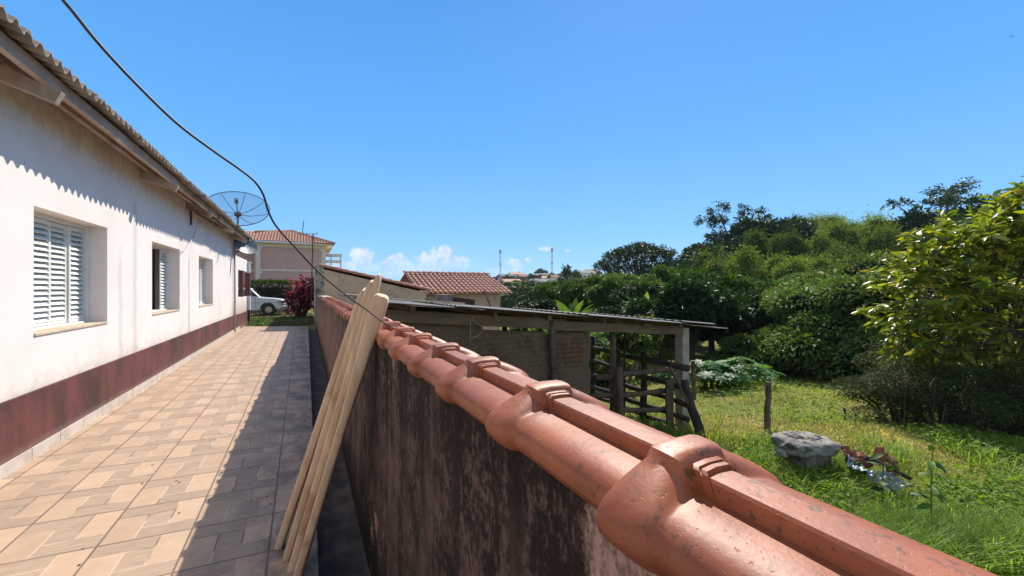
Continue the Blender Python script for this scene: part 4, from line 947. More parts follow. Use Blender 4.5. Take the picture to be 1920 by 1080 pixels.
for yy, sc in ((CY0+.10, .96), (CY0+.16, .99), (CY1-.16, .99), (CY1-.10, .96)):
    rings.append([(cx0-2.45+(x-cx0+2.45)*sc, yy, z if z < 1.1 else z-(1-sc)*.6) for x, z in cab])
b.loft(rings).build('cabin', MAT['carpaint'], car, auto=40)
def pane(pts, y): return [(cx0-x, y, z+gz0) for x, z in pts]
for pts in ([(1.60, 1.02), (2.02, 1.36), (2.30, 1.40), (2.30, 1.02)], [(2.40, 1.02), (2.40, 1.40), (2.95, 1.40), (3.30, 1.02)]):
    b = MB(); b.prism(pane([(x-.36, z*1.02) for x, z in pts], CY0+.085), (0, 0, 0), (0, .02, 0)); b.build('side_window', MAT['glass'], car)
b = MB(); b.add([(cx0-1.135, CY0+.24, gz0+1.01), (cx0-1.135, CY1-.24, gz0+1.01), (cx0-1.535, CY1-.28, gz0+1.435), (cx0-1.535, CY0+.28, gz0+1.435)], [(0, 1, 2, 3)]); b.build('windshield', MAT['glass'], car)
for x in (.78, 3.33):
    for yy in (CY0+.06, CY1-.06):
        b = MB(); b.disc((cx0-x, yy, gz0+.32), (0, 1, 0), .33, .18, 24); w = b.build('wheel', MAT['rubber'], car, auto=40)
        b = MB(); b.disc((cx0-x, yy-.1 if yy < 26 else yy+.1, gz0+.32), (0, 1, 0), .17, .02, 18); b.build('hubcap', MAT['chrome'], w)
for yy in (CY0+.28, CY1-.28):
    b = MB(); b.disc((cx0-.04, yy, gz0+.70), (1, 0, .1), .10, .08, 16); b.build('headlight', MAT['white'], car, smooth_=False)
b = MB(); b.box2((cx0-.02, CY0+.02, gz0+.38), (cx0+.08, CY1-.02, gz0+.50)); b.build('bumper', MAT['chrome'], car, bevel=.02)
b = MB(); b.box2((cx0-4.1, CY0-.012, gz0+.70), (cx0-.3, CY0+.0, gz0+.725)); b.build('trim_strip', MAT['chrome'], car)
b = MB(); b.box2((cx0-2.36, CY0-.004, gz0+.4), (cx0-2.345, CY0+.0, gz0+.98)); b.build('door_line', MAT['gutter'], car)
b = MB(); b.box2((cx0-1.40, CY0-.004, gz0+.4), (cx0-1.385, CY0, gz0+.98)); b.build('door_line', MAT['gutter'], car)

def leaf_cloud(P, size, out=None, up=.25, aspect=.5, jit=.6):
    n = len(P); D = rng.normal(size=(n, 3))*jit+(out if out is not None else 0)+np.array([0, 0, up-.25]); L = size*rng.uniform(.7, 1.3, n)
    return leaf_quads(P, D, L, L*aspect)
# hedge behind the car, low fence
hg = thing('clipped_hedge', 'clipped dark hedge with sunlit top behind the parked car', 'hedge', (-2, 29, 0))
n = 9000; P = rng.uniform(size=(n, 3)); X_ = -6.2+P[:, 0]*5.4; arch = EYE+.42-.25*((X_+1.9)/2.3)**2; arch = np.where(X_ < -3, EYE+.1, arch)
f = rng.integers(0, 3, n); zz = np.where(f == 0, arch, P[:, 2]*arch); yy = np.where(f == 1, 28.6, 28.6+P[:, 1]*1.2)
P = np.stack([X_, yy+rng.normal(size=n)*.05, zz+rng.normal(size=n)*.04], 1); quad_mesh('foliage', leaf_cloud(P, .13), MAT['hedge'], hg)
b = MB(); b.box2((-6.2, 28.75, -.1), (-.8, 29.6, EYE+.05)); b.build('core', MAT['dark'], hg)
fn = thing('low_picket_fence', 'low dark picket fence in front of the hedge', 'fence', (-2, 28, 0))
b = MB(); b.bar((-6, 28, .75), (0, 28, .75), .03, .05); b.bar((-6, 28, .3), (0, 28, .3), .03, .05); b.build('rail', MAT['woodpale'], fn)
b = MB()
for k in range(50): b.box2((-6+k*.12, 27.96, 0), (-6+k*.12+.045, 27.98, .95))
b.build('pickets', MAT['woodpale'], fn)

# crimson cordyline
cc = PX(561, 600, 20.5); cc.z = .08
cd = thing('red_leaf_shrub', 'tall crimson leaved ornamental shrub at the path end', 'shrub', cc)
b = MB(); LV = []
for k in range(34):
    low = k >= 20
    a = random.uniform(0, 6.28); rr = random.uniform(.05, .95); h = random.uniform(1.3, 2.35)*(1-.22*rr) if not low else random.uniform(.3, 1.2)
    top = cc+Vector((math.cos(a)*rr+.18, math.sin(a)*rr*.7, h)); b.tube([cc+Vector((math.cos(a)*.15+.1, math.sin(a)*.15, 0)), cc.lerp(top, .5)+Vector((math.cos(a)*.1, 0, .1)), top], [.03, .022, .015], 5)
    m = 26; C = np.tile(np.array(top), (m, 1))+rng.normal(size=(m, 3))*.04+np.outer(rng.uniform(-.3, .05, m), [0, 0, 1]); th_ = rng.uniform(0, 6.28, m); e_ = rng.uniform(-.2, 1.1, m)
    D = np.stack([np.cos(th_), np.sin(th_), e_], 1); V, F = leaf_strips(C, D, rng.uniform(.32, .58, m), .085, .35, np.tile([0, 0, 1.0], (m, 1))+rng.normal(size=(m, 3))*.2); LV.append(V)
b.build('stems', MAT['bark'], cd); strip_mesh('foliage', np.concatenate(LV), F, MAT['red'], cd)

# ------------------------------------------------------------------ vegetation prototypes (unit height, local origin)
def crown_tree(name, lobes, nleaf, lsize, leafm, barkm, trunk_h=.35, tr=.035, aspect=.5, droop=0, gaps=.0, limb=True, cr_=.74):
    root = empty(name)
    b = MB(); fork = Vector((0, 0, trunk_h)); b.tube([(0, 0, -.05), (.01, 0, trunk_h*.5), fork], [tr*1.3, tr, tr*.8], 7)
    if limb:
        for c, rad in lobes:
            c = Vector(c); m = fork.lerp(c, .5)+Vector((random.uniform(-.03, .03), random.uniform(-.03, .03), .02)); b.tube([fork-Vector((0, 0, .02)), m, c], [tr*.6, tr*.38, tr*.14], 5)
    b.build('trunk', MAT[barkm], root)
    tot = sum(r_**2 for _, r_ in lobes); Vs = []
    for c, rad in lobes:
        n = int(nleaf*rad**2/tot); d = unit(rng.normal(size=(n, 3))); d[:, 2] = np.where(d[:, 2] < -.3, -d[:, 2]*.6, d[:, 2]); d = unit(d)
        # clumps: pull directions towards a set of sub-centres
        sub = unit(rng.normal(size=(max(6, int(26*rad/.2)), 3))); sub[:, 2] = np.abs(sub[:, 2])*1.0-.25; sub = unit(sub)
        pick = sub[rng.integers(0, len(sub), n)]; d = unit(pick+rng.normal(size=(n, 3))*.20)
        r_ = rad*(rng.uniform(.45, 1.08, n)+.06*rng.normal(size=n)); P = np.array(c)+d*r_[:, None]*np.array([1, 1, .82])
        Vs.append(leaf_quads(P, d+rng.normal(size=(n, 3))*.7-np.array([0, 0, droop]), lsize*rng.uniform(.6, 1.4, n), lsize*aspect*rng.uniform(.8, 1.2, n)))
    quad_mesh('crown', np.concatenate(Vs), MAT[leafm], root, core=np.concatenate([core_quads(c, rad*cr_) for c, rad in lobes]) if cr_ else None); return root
def rand_lobes(n, rx, rz, zc, rr, seed):
    r_ = random.Random(seed); out = []
    for k in range(n):
        a = r_.uniform(0, 6.28); q = r_.uniform(.25, 1)**.6; z = zc+r_.uniform(-1, 1)*rz*(1-.4*q); out.append(((math.cos(a)*rx*q, math.sin(a)*rx*q, z), rr*r_.uniform(.75, 1.25)))
    return out
PROTO = {}
PROTO['broad'] = crown_tree('broadleaf_tree', rand_lobes(11, .30, .22, .66, .19, 1), 13000, .058, 'leaf', 'bark')
PROTO['dark'] = crown_tree('dark_tree', rand_lobes(13, .38, .26, .58, .21, 2), 15000, .062, 'leafdark', 'bark', .25)
PROTO['light'] = crown_tree('lush_tree', rand_lobes(10, .34, .22, .60, .20, 3), 12000, .070, 'creeper', 'bark', .3)
PROTO['open'] = crown_tree('open_tree', rand_lobes(15, .30, .30, .64, .10, 5), 4600, .026, 'leafdark', 'palebark', .4, .022, cr_=0)
PROTO['far'] = crown_tree('far_tree', rand_lobes(9, .36, .20, .62, .18, 8), 2600, .085, 'fartree', 'bark', .35)
# umbrella crown
lob = [((math.cos(a)*.52*q, math.sin(a)*.52*q, .50+.34*math.sqrt(max(0, 1-q*q*.95))), .105) for q, m in ((.15, 4), (.45, 9), (.75, 14), (.97, 17)) for a in [2*math.pi*(k+.4*q)/m for k in range(m)]]
PROTO['umbrella'] = crown_tree('umbrella_tree', lob, 11000, .030, 'leafdark', 'bark', .34, .03, cr_=0)
def bamboo(seed, n=4, spread=.30, per=2700, nod=.26):
    r_ = random.Random(seed); root = empty('bamboo_clump'); b = MB(); Vs = []; Cq = []
    for k in range(n):
        a = k*2.4+r_.uniform(-.4, .4); h = r_.uniform(.50, 1.0); q0 = spread*math.sqrt((k+.5)/n)*r_.uniform(.8, 1.2); d = Vector((math.cos(a), math.sin(a), 0)); nd = Vector((math.cos(a+r_.uniform(-1, 1)), math.sin(a+r_.uniform(-1, 1)), 0))*nod*r_.uniform(.6, 1.3)
        pts = [d*q0*.5, d*q0*.8+Vector((0, 0, h*.35)), d*q0+nd*.12+Vector((0, 0, h*.7)), d*q0*1.1+nd*.4+Vector((0, 0, h*.93)), d*q0*1.1+nd*.75+Vector((0, 0, h*.99)), d*q0*1.1+nd*1.1+Vector((0, 0, h*.95)), d*q0*1.1+nd*1.35+Vector((0, 0, h*.84))]
        c = catmull(pts, 6); b.tube(c[::2], [.008*(1-.8*i/len(c[::2])) for i in range(len(c[::2]))], 4)
        c = np.array([tuple(p) for p in c]); m = per; t_ = rng.uniform(.12, 1, m)**.85; idx = np.clip((t_*(len(c)-1)).astype(int), 0, len(c)-1)
        Cq += [core_quads(c[int((len(c)-1)*q_)], .105*(1-.42*q_), 1.0, 7, 5) for q_ in np.linspace(.14, .92, 8)]
        wd = (.112*(1-.42*t_)*(1+.35*np.sin(t_*24+k)))[:, None]
        P = c[idx]+rng.normal(size=(m, 3))*wd*np.array([1, 1, .8]); D = (P-c[idx])*9+np.array([0, 0, -.6])+rng.normal(size=(m, 3))*.35
        Vs.append(leaf_quads(P, D, .056*rng.uniform(.6, 1.4, m), .020*rng.uniform(.8, 1.3, m), .08))
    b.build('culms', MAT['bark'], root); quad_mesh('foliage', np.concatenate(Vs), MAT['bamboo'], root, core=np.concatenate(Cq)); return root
PROTO['bamboo'] = bamboo(11); PROTO['bamboo2'] = bamboo(12, 5, .40, 2300, .32)
def mound(name, nl, seed, leafm, lsize, flat=.7, nleaf=15000, aspect=.5):
    r_ = random.Random(seed); root = empty(name); Vs = []; b = MB(); Cq = []
    for k in range(nl):
        a = r_.uniform(0, 6.28); q = r_.uniform(0, 1)**.6; c = np.array([math.cos(a)*q*.55, math.sin(a)*q*.55, (.12+.62*(1-q*q))*r_.uniform(.75, 1.1)]); rad = r_.uniform(.14, .26)
        b.tube([(c[0]*.3, c[1]*.3, 0), tuple(c*.6), tuple(c)], [.02, .014, .006], 4)
        if name != 'dry_brush': Cq.append(core_quads(c, rad*.85, .6)*np.array([1, 1, 1.0]))
        n = nleaf//nl; d = unit(rng.normal(size=(n, 3))+np.array([0, 0, .35])); P = c+d*rad*rng.uniform(.6, 1.08, (n, 1))*np.array([1.25, 1.25, .7])
        Vs.append(leaf_quads(P, d+rng.normal(size=(n, 3))*.5+np.array([0, 0, -.35]), lsize*rng.uniform(.6, 1.4, n), lsize*aspect))
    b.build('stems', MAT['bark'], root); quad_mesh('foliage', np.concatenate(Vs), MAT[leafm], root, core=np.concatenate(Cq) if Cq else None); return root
PROTO['mound'] = mound('creeper_mound', 14, 21, 'creeper', .045); PROTO['bush'] = mound('bush', 12, 22, 'leaf', .06, nleaf=6000)
PROTO['brush'] = mound('dry_brush', 16, 23, 'twig', .028, nleaf=13000, aspect=.4)
def palm(seed, trunk=.45, nf=22):
    r_ = random.Random(seed); root = empty('palm_tree'); b = MB(); b.tube([(0, 0, -.05), (.02, 0, trunk*.5), (0, 0, trunk)], [.03, .026, .024], 8); b.build('trunk', MAT['palebark'], root)
    Vs = []
    for k in range(nf):
        a = 2*math.pi*k/nf+r_.uniform(-.1, .1); e = r_.uniform(.15, 1.2); L = r_.uniform(.38, .52); d = Vector((math.cos(a), math.sin(a), 0))
        c = np.array([tuple(Vector((0, 0, trunk))+d*(L*q*math.cos(e*.6))+Vector((0, 0, L*(math.sin(e)*q-.62*q*q*(1.15-.3*e))))) for q in np.linspace(.04, 1, 26)])
        tan = unit(np.gradient(c, axis=0)); sd = unit(np.cross(tan, [0, 0, 1.0]))
        for sgn in (-1, 1):
            for rep in range(2):
                D = sd*sgn*.8+tan*.55+np.array([0, 0, -.25-.25*rep]); q = np.linspace(0, 1, 26); ln = .15*np.sin(np.clip(q*.85+.15, 0, 1)*math.pi)**.6
                Vs.append(leaf_quads(c+tan*rep*.006, D, ln, .014, .03))
        Vs.append(leaf_quads(c[:-1], c[1:]-c[:-1], .022, .008, 0))
    quad_mesh('fronds', np.concatenate(Vs), MAT['palm'], root); return root
PROTO['palm'] = palm(31)
def banana(seed):
    r_ = random.Random(seed); root = empty('banana_plant'); b = MB(); Vs = []
    for s_ in range(3):
        o = np.array([r_.uniform(-.2, .2), r_.uniform(-.2, .2), 0]); b.tube([tuple(o), tuple(o+np.array([0, 0, .45]))], [.035, .025], 7)
        m = 8; an = np.array([2*math.pi*k/m+r_.uniform(-.3, .3) for k in range(m)]); el_ = np.array([r_.uniform(.5, 1.5) for _ in range(m)])
        D = np.stack([np.cos(an)*np.cos(el_), np.sin(an)*np.cos(el_), np.sin(el_)], 1); C = np.tile(o+np.array([0, 0, .43]), (m, 1))
        V, F = leaf_strips(C, D, rng.uniform(.42, .6, m), .13, .4, np.tile([0, 0, 1.0], (m, 1))+rng.normal(size=(m, 3))*.15, (.15, .6, .95, 1, .95, .75, .1), .2); Vs.append(V)
    b.build('stem', MAT['palebark'], root); strip_mesh('leaves', np.concatenate(Vs), F, MAT['banana'], root); return root
PROTO['banana'] = banana(41)
def lobed(seed, n=46):
    """low plant with big lobed leaves"""
    r_ = random.Random(seed); root = empty('big_leaf_plant'); b = MB(); lv = MB()
    for k in range(n):
        a = r_.uniform(0, 6.28); q = r_.uniform(0, 1)**.55*.75; h = (.95-.55*q*q)*r_.uniform(.55, 1.0); c = Vector((math.cos(a)*q, math.sin(a)*q, h)); b.tube([(c.x*.45, c.y*.45, 0), (c.x*.8, c.y*.8, h*.7), tuple(c)], [.012, .009, .006], 4)
        R_ = r_.uniform(.14, .22); tilt = Vector((math.cos(a)*.5+r_.uniform(-.3, .3), math.sin(a)*.5+r_.uniform(-.3, .3), 1)).normalized(); e1_ = tilt.orthogonal().normalized(); e2_ = tilt.cross(e1_); ro = r_.uniform(0, 6.28)
        m = 28; vs = [c]; 
        for i in range(m):
            an = 2*math.pi*i/m; rr = R_*(.62+.38*abs(math.cos(3.5*an))**.7); vs.append(c+e1_*math.cos(an+ro)*rr+e2_*math.sin(an+ro)*rr-tilt*(.25*R_*(rr/R_)**2)+tilt*.02*math.cos(7*an))
        lv.add(vs, [(0, 1+i, 1+(i+1) % m) for i in range(m)])
    b.build('stems', MAT['weed'], root); lv.build('leaves', MAT['bigleaf'], root, smooth_=True); return root
PROTO['lobed'] = lobed(51)

USED = set()
def place(kind, x, y, h, name, label, cat, group=None, rz=None, sxy=1.0, z=None):
    p = PROTO[kind]
    o = p if kind not in USED else copy_tree(p); USED.add(kind)
    o.location = (x, y, float(ground(x, y))-.03*h if z is None else z); o.scale = (h*sxy, h*sxy, h); o.rotation_euler = (0, 0, random.uniform(0, 6.28) if rz is None else rz)
    for k_ in ('label', 'category', 'group'):
        if k_ in o: del o[k_]
    o.name = name; return tag(o, label, cat, group)
def place_px(kind, px, t, h, *a, **k):
    p = W((px-960)/FPX*t, t); return place(kind, p.x, p.y, h, *a, **k)

# the wooded hillside
HG = 'trees covering the hillside'
rowno = 0
for t, step, hh in ((25, 4.6, 3.2), (31, 5.0, 3.8), (38, 5.0, 4.0), (45, 5.0, 4.4), (53, 5.2, 4.6), (62, 5.4, 4.8), (72, 5.6, 5.0), (83, 5.8, 5.2)):
    r0_, r1_ = (.32 if t < 35 else .50)*t, 1.42*t; r_ = r0_+random.uniform(0, step); rowno += 1
    while r_ < r1_:
        tt = t+random.uniform(-2.2, 2.2); q = r_/tt; u = random.random()
        if t < 34: kind = 'mound' if u < .6 else ('light' if u < .8 else 'bamboo2')
        else: kind = 'bamboo' if u < .46 else ('bamboo2' if u < .78 else ('broad' if u < .86 else ('dark' if u < .92 else 'light')))
        nm, lab, cat = {'mound': ('creeper_mound', 'rounded mound of creeper covered growth at the foot of the hillside', 'shrub'), 'light': ('lush_tree', 'bright leafy round tree on the wooded hillside', 'tree'), 'broad': ('broadleaf_tree', 'mid green broadleaf tree on the wooded hillside', 'tree'),
                        'bamboo': ('bamboo_clump', 'feathery bamboo clump with arching sunlit plumes on the hillside', 'bamboo'), 'bamboo2': ('bamboo_clump', 'wide spreading bamboo clump with drooping tips on the hillside', 'bamboo'), 'dark': ('dark_tree', 'dense dark tree among the bamboo on the hillside', 'tree')}[kind]
        if t > 35:      # undergrowth between the clumps, mostly dark leaved to put shadow gaps into the colour
            p = W(r_+step*.5, tt-2.5); place('dark' if u < .88 else 'broad', p.x, p.y, hh*random.uniform(.5, .72), 'undergrowth_tree', 'low leafy tree filling the gap between the bamboo clumps on the hillside', 'tree', 'undergrowth of the hillside', sxy=random.uniform(1.1, 1.5))
        p = W(r_, tt); place(kind, p.x, p.y, hh*random.uniform(.7, 1.25)*(1.42 if kind.startswith('bam') else 1), nm, lab, cat, HG, sxy=random.uniform(.55, .8) if kind.startswith('bam') else random.uniform(.9, 1.25)); r_ += step*random.uniform(.75, 1.25)
place_px('open', 1372, 66, 14.5, 'tall_open_tree', 'tall airy tree standing above the left end of the hill crest', 'tree')
place_px('open', 1350, 70, 9.5, 'tall_open_tree', 'smaller airy tree just left of the tallest crest tree', 'tree')
place_px('open', 1770, 50, 13.2, 'tall_open_tree', 'dark tall tree on the hill crest above the yellow leaved tree', 'tree', sxy=1.3)
place_px('dark', 1768, 50, 10.6, 'dark_tree', 'dense dark tree on the crest behind the yellow leaved tree', 'tree', sxy=.8)
place_px('dark', 1440, 60, 9.5, 'dark_tree', 'dense dark tree right of the airy crest tree', 'tree')
place_px('umbrella', 1200, 55, 11.0, 'umbrella_tree', 'big dark umbrella shaped tree left of the hillside', 'tree', sxy=.95, rz=.4)
place_px('open', 1285, 55, 7.6, 'tall_open_tree', 'open branching tree between the umbrella tree and the hill', 'tree', sxy=1.2)
place_px('open', 1320, 52, 7.6, 'tall_open_tree', 'loose dark tree at the left foot of the wooded hill', 'tree', sxy=1.2)
for px, t, h in ((1290, 47, 6.3), (1322, 44, 6.0), (1352, 56, 8.2), (1385, 60, 8.4), (1425, 62, 7.4), (1262, 50, 6.0), (1340, 64, 8.6)):
    place_px('dark', px, t, h, 'dark_tree', 'dense dark tree in the row at the left foot of the hill', 'tree', 'dark trees at the hill foot', sxy=1.05)
# middle distance behind the stall
DG = 'dark trees behind the stall'
for px, t, h, kind, s_ in ((1165, 21, 3.1, 'dark', 1.0), (1235, 18.5, 3.6, 'dark', .95), (1298, 17.6, 4.5, 'dark', .85), (1362, 18.5, 4.1, 'dark', .9), (1415, 19.5, 3.4, 'dark', .9), (1335, 22, 5.0, 'broad', .9), (1420, 24, 4.4, 'broad', 1.0)):
    place_px(kind, px, t, h, 'dark_tree' if kind == 'dark' else 'broadleaf_tree', 'dense glossy dark tree behind the stall' if kind == 'dark' else 'broadleaf tree rising behind the dark trees by the stall', 'tree', DG, sxy=s_)
for px, t, h, kind, lab in ((1195, 14.5, 2.5, 'light', 'bright green leafy tree just above the stall roof edge'), (1110, 17, 2.6, 'bush', 'low dark bush behind the stall roof'), (1060, 17, 2.4, 'bush', 'leafy bush above the middle of the stall roof'),
                            (1010, 19, 2.3, 'light', 'pale leafy bush above the left of the stall roof'), (1010, 26, 3.3, 'dark', 'round dark tree beyond the left of the stall roof'), (1090, 30, 4.6, 'broad', 'broadleaf tree among the palms'),
                            (1150, 31, 5.2, 'light', 'lush tree below the umbrella tree'), (1250, 30, 5.6, 'broad', 'broadleaf tree in front of the umbrella tree'), (1215, 25, 4.6, 'light', 'bright tree below the right of the umbrella tree'),
                            (1130, 40, 5.2, 'dark', 'dark tree left of the umbrella tree'), (1045, 45, 4.4, 'dark', 'dark tree beyond the palms'), (965, 60, 5.0, 'far', 'dark round tree before the town'), (1105, 13.0, 1.7, 'bush', 'sunlit leafy bush seen under the stall roof'), (1145, 11.5, 1.3, 'light', 'bright leafy bush behind the corral fence')):
    nm = {'light': 'lush_tree', 'bush': 'bush', 'dark': 'dark_tree', 'broad': 'broadleaf_tree', 'far': 'far_tree'}[kind]
    place_px(kind, px, t, h, nm, lab, 'bush' if kind == 'bush' else 'tree')
for px, t, h, kind, lab in ((1040, 36, 4.7, 'broad', 'loose broadleaf tree standing among the palms'), (1075, 41, 5.6, 'open', 'airy tree rising over the palm grove'), (1120, 45, 5.4, 'broad', 'round tree beside the umbrella tree on its left'), (1000, 38, 5.0, 'open', 'thin airy tree right of the tiled house'), (1160, 40, 5.4, 'light', 'bright tree at the foot of the umbrella tree'), (1062, 52, 5.2, 'dark', 'dark tree half hiding the town'), (1100, 58, 6.0, 'broad', 'tall broadleaf tree half hiding the town'), (1150, 27, 4.6, 'broad', 'broadleaf tree above the stall roof right of the palms'), (1185, 24, 4.3, 'open', 'airy dark tree above the stall roof')):
    place_px(kind, px, t, h, {'broad': 'broadleaf_tree', 'open': 'tall_open_tree', 'light': 'lush_tree', 'dark': 'dark_tree'}[kind], lab, 'tree')
for px, t, h, lab in ((978, 48, 8.0, 'palm tree nearest the tiled house roof'), (1000, 44, 7.8, 'second palm tree from the tiled house'), (1028, 40, 7.4, 'leaning palm in the middle of the palm grove'), (1090, 36, 7.2, 'palm at the right of the palm grove'), (1115, 33, 6.2, 'palm in front of the umbrella tree trunk'), (1175, 34, 6.6, 'palm under the left of the umbrella tree crown'), (1385, 23, 4.6, 'palm with arching fronds at the foot of the hill'), (1232, 33, 6.4, 'palm under the right side of the umbrella tree crown')):
    place_px('palm', px, t, h, 'palm_tree', lab, 'palm tree', 'palms behind the stall')
for px, t, h, lab in ((1085, 15.5, 2.2, 'banana plant just above the stall roof'), (1100, 15.0, 2.0, 'smaller banana plant right beside the first'), (1005, 16, 2.0, 'banana plant behind the stall roof end'), (1215, 22, 3.6, 'banana plant among the bright trees'), (1070, 24, 3.2, 'yellow green banana plant by the palms')):
    place_px('banana', px, t, h, 'banana_plant', lab, 'banana plant', 'banana plants behind the stall')
for px, t, h, kind, lab in ((1500, 16.5, 3.6, 'mound', 'low creeper mound left of the big shaded mound'), (1565, 15.0, 3.9, 'mound', 'big shaded creeper mound beside the meadow'), (1625, 13.5, 3.7, 'mound', 'dark creeper mound behind the dry brush'), (1475, 20, 3.9, 'mound', 'sunlit creeper mound at the back of the meadow'), (1560, 19, 4.9, 'mound', 'tall pale creeper mound at the hill foot'), (1655, 17, 5.3, 'mound', 'tall creeper mound behind the yellow leaved tree'), (1740, 14, 4.6, 'mound', 'creeper mound hidden behind the yellow leaved tree'), (1880, 12, 4.2, 'mound', 'creeper mound at the right behind the yellow leaved tree')):
    place_px(kind, px, t, h, 'creeper_mound', lab, 'shrub', 'creeper mounds by the meadow', sxy=1.05)
place_px('banana', 1460, 16.2, 1.5, 'sword_leaf_bush', 'bright spiky leaved bush beside the far clearing', 'bush', sxy=1.3)
place_px('bush', 1385, 15.5, 1.7, 'bush', 'leafy bush left of the far clearing', 'bush')
for px, t, h, lab in ((1385, 11.6, .95, 'big leaved green plant behind the meadow post'), (1325, 11.3, .9, 'big leaved plant right of the slim grey post'), (1420, 12.4, .75, 'small big leaved plant right behind the meadow post'), (1280, 11.5, .8, 'big leaved plant seen through the corral')):
    place_px('lobed', px, t, h, 'big_leaf_plant', lab, 'plant', 'big leaved plants in the meadow', sxy=1.2)
for px, t, h, s_, lab in ((1690, 7.7, 1.55, 1.0, 'brown twiggy brush under the left of the yellow leaved tree'), (1770, 7.5, 1.5, 1.1, 'tangled dark brush under the middle of the yellow leaved tree'), (1860, 7.2, 1.4, 1.1, 'dark brush at the right under the yellow leaved tree'), (1960, 7.0, 1.5, 1.1, 'brush at the right edge of the meadow'), (1730, 9.0, 2.3, .9, 'tall dry brush behind the twiggy brush')):
    place_px('brush', px, t, h, 'dry_brush', lab, 'shrub', 'brush under the yellow leaved tree', sxy=s_)

# near tree with large yellow-green leaves
tb = W((1880-960)/FPX*8.6, 8.6); tb.z = float(ground(tb.x, tb.y))
nt_ = thing('yellow_leaf_tree', 'near tree with large glossy yellow green leaves at the right', 'tree', tb)
b = MB(); LV = []; rnd = random.Random(5)
crown_c = W((1895-960)/FPX*8.3, 8.3, .10); fork = tb+Vector((.1, 0, .9)); b.tube([tb-Vector((0, 0, .1)), tb+Vector((.05, 0, .5)), fork], [.11, .09, .075], 9)
limbs = []
for k in range(16):
    a = k*2.4; d = Vector((math.cos(a)*rnd.uniform(.3, .9), math.sin(a)*rnd.uniform(.3, .9), rnd.uniform(-.5, .75))); e = crown_c+Vector((d.x*1.8, d.y*1.5, d.z*1.8)); m_ = fork.lerp(e, .5)+Vector((rnd.uniform(-.15, .15), rnd.uniform(-.15, .15), .15)); b.tube([fork, m_, e], [.035, .022, .010], 6); limbs.append((m_, e))
for k in range(760):
    while True:
        d = Vector((rnd.uniform(-1, 1), rnd.uniform(-1, 1), rnd.uniform(-1, 1)))
        if .45 < d.length < 1: break
    wid = 1-.42*max(0, d.z)**1.3
    wob = 1+.13*math.sin(d.x*9+1)*math.sin(d.z*8+d.y*5)
    zz_ = d.z*(2.35 if d.z > 0 else 2.3)*wob; tip = crown_c+W(d.x*2.9*wid*wob+.45*max(0, zz_), d.y*1.7*wid*wob, zz_)-Vector((0, 0, EYE))
    lm = min(limbs, key=lambda l: (l[1]-tip).length); st = lm[0].lerp(lm[1], rnd.uniform(.4, 1)); mid = st.lerp(tip, .6)+Vector((0, 0, .05)); b.tube([st, mid, tip], [.009, .006, .004], 4)
    m = rnd.randint(9, 17); ax = np.array((tip-mid).normalized()); pos = np.array(tip)-np.outer(rng.uniform(0, .30, m)**1.2, ax)
    an = rng.uniform(0, 6.28, m); D = unit(ax*.7+np.stack([np.cos(an), np.sin(an), rng.uniform(-.45, .6, m)], 1)*.9)
    V, F = leaf_strips(pos+rng.normal(size=(m, 3))*.03, D, rng.uniform(.14, .31, m), rng.uniform(.062, .108, m), rng.uniform(.1, .4), np.tile([0, 0, 1.0], (m, 1))+rng.normal(size=(m, 3))*.5); LV.append(V)
b.build('trunk', MAT['bark'], nt_, smooth_=True); strip_mesh('crown', np.concatenate(LV), F, MAT['loquat'], nt_)
# bare arching twigs in front of the brush
for k in range(6):
    p = W((random.uniform(1680, 1880)-960)/FPX*6.9, 6.9+random.uniform(-.3, .2)); p.z = float(ground(p.x, p.y)); a = random.uniform(-1, 1)*.6; h = random.uniform(.5, 1.1)
    tag(MB().tube(catmull([p, p+Vector((a*.2+random.uniform(-.1, .1), 0, h*.5)), p+Vector((a*.8, -.1, h)), p+Vector((a*1.7, -.15, h*random.uniform(.5, 1.1)))], 4), .004, 4).build('bare_twig', MAT['bark']), 'bare arching twig sticking out in front of the dark brush', 'twig', 'bare twigs before the brush')

# two tall weeds in front of the debris
for lab, px, py, t, h in (('tall single weed with drooping dark leaves before the meadow', 1747, 985, 3.9, .78), ('bent leafy weed in front of the debris heap', 1655, 960, 4.3, .62)):
    base = PX(px, py, t); tp = base+Vector((.03, 0, h)); w = thing('tall_weed', lab, 'weed', base, 'tall weeds by the wall')
    b = MB(); b.tube([base-Vector((0, 0, .3)), base.lerp(tp, .5)+Vector((.01, .01, 0)), tp], [.009, .007, .004], 6); b.build('stem', MAT['weed'], w)
    m = 16; k = rng.uniform(.25, 1, m); C = np.array(base)+np.outer(k, np.array(tp-base)); an = np.arange(m)*2.4; D = np.stack([np.cos(an), np.sin(an), rng.uniform(-.6, .5, m)], 1)
    V, F = leaf_strips(C, D, rng.uniform(.10, .2, m), .055, .5); strip_mesh('leaves', V, F, MAT['leaf'], w)

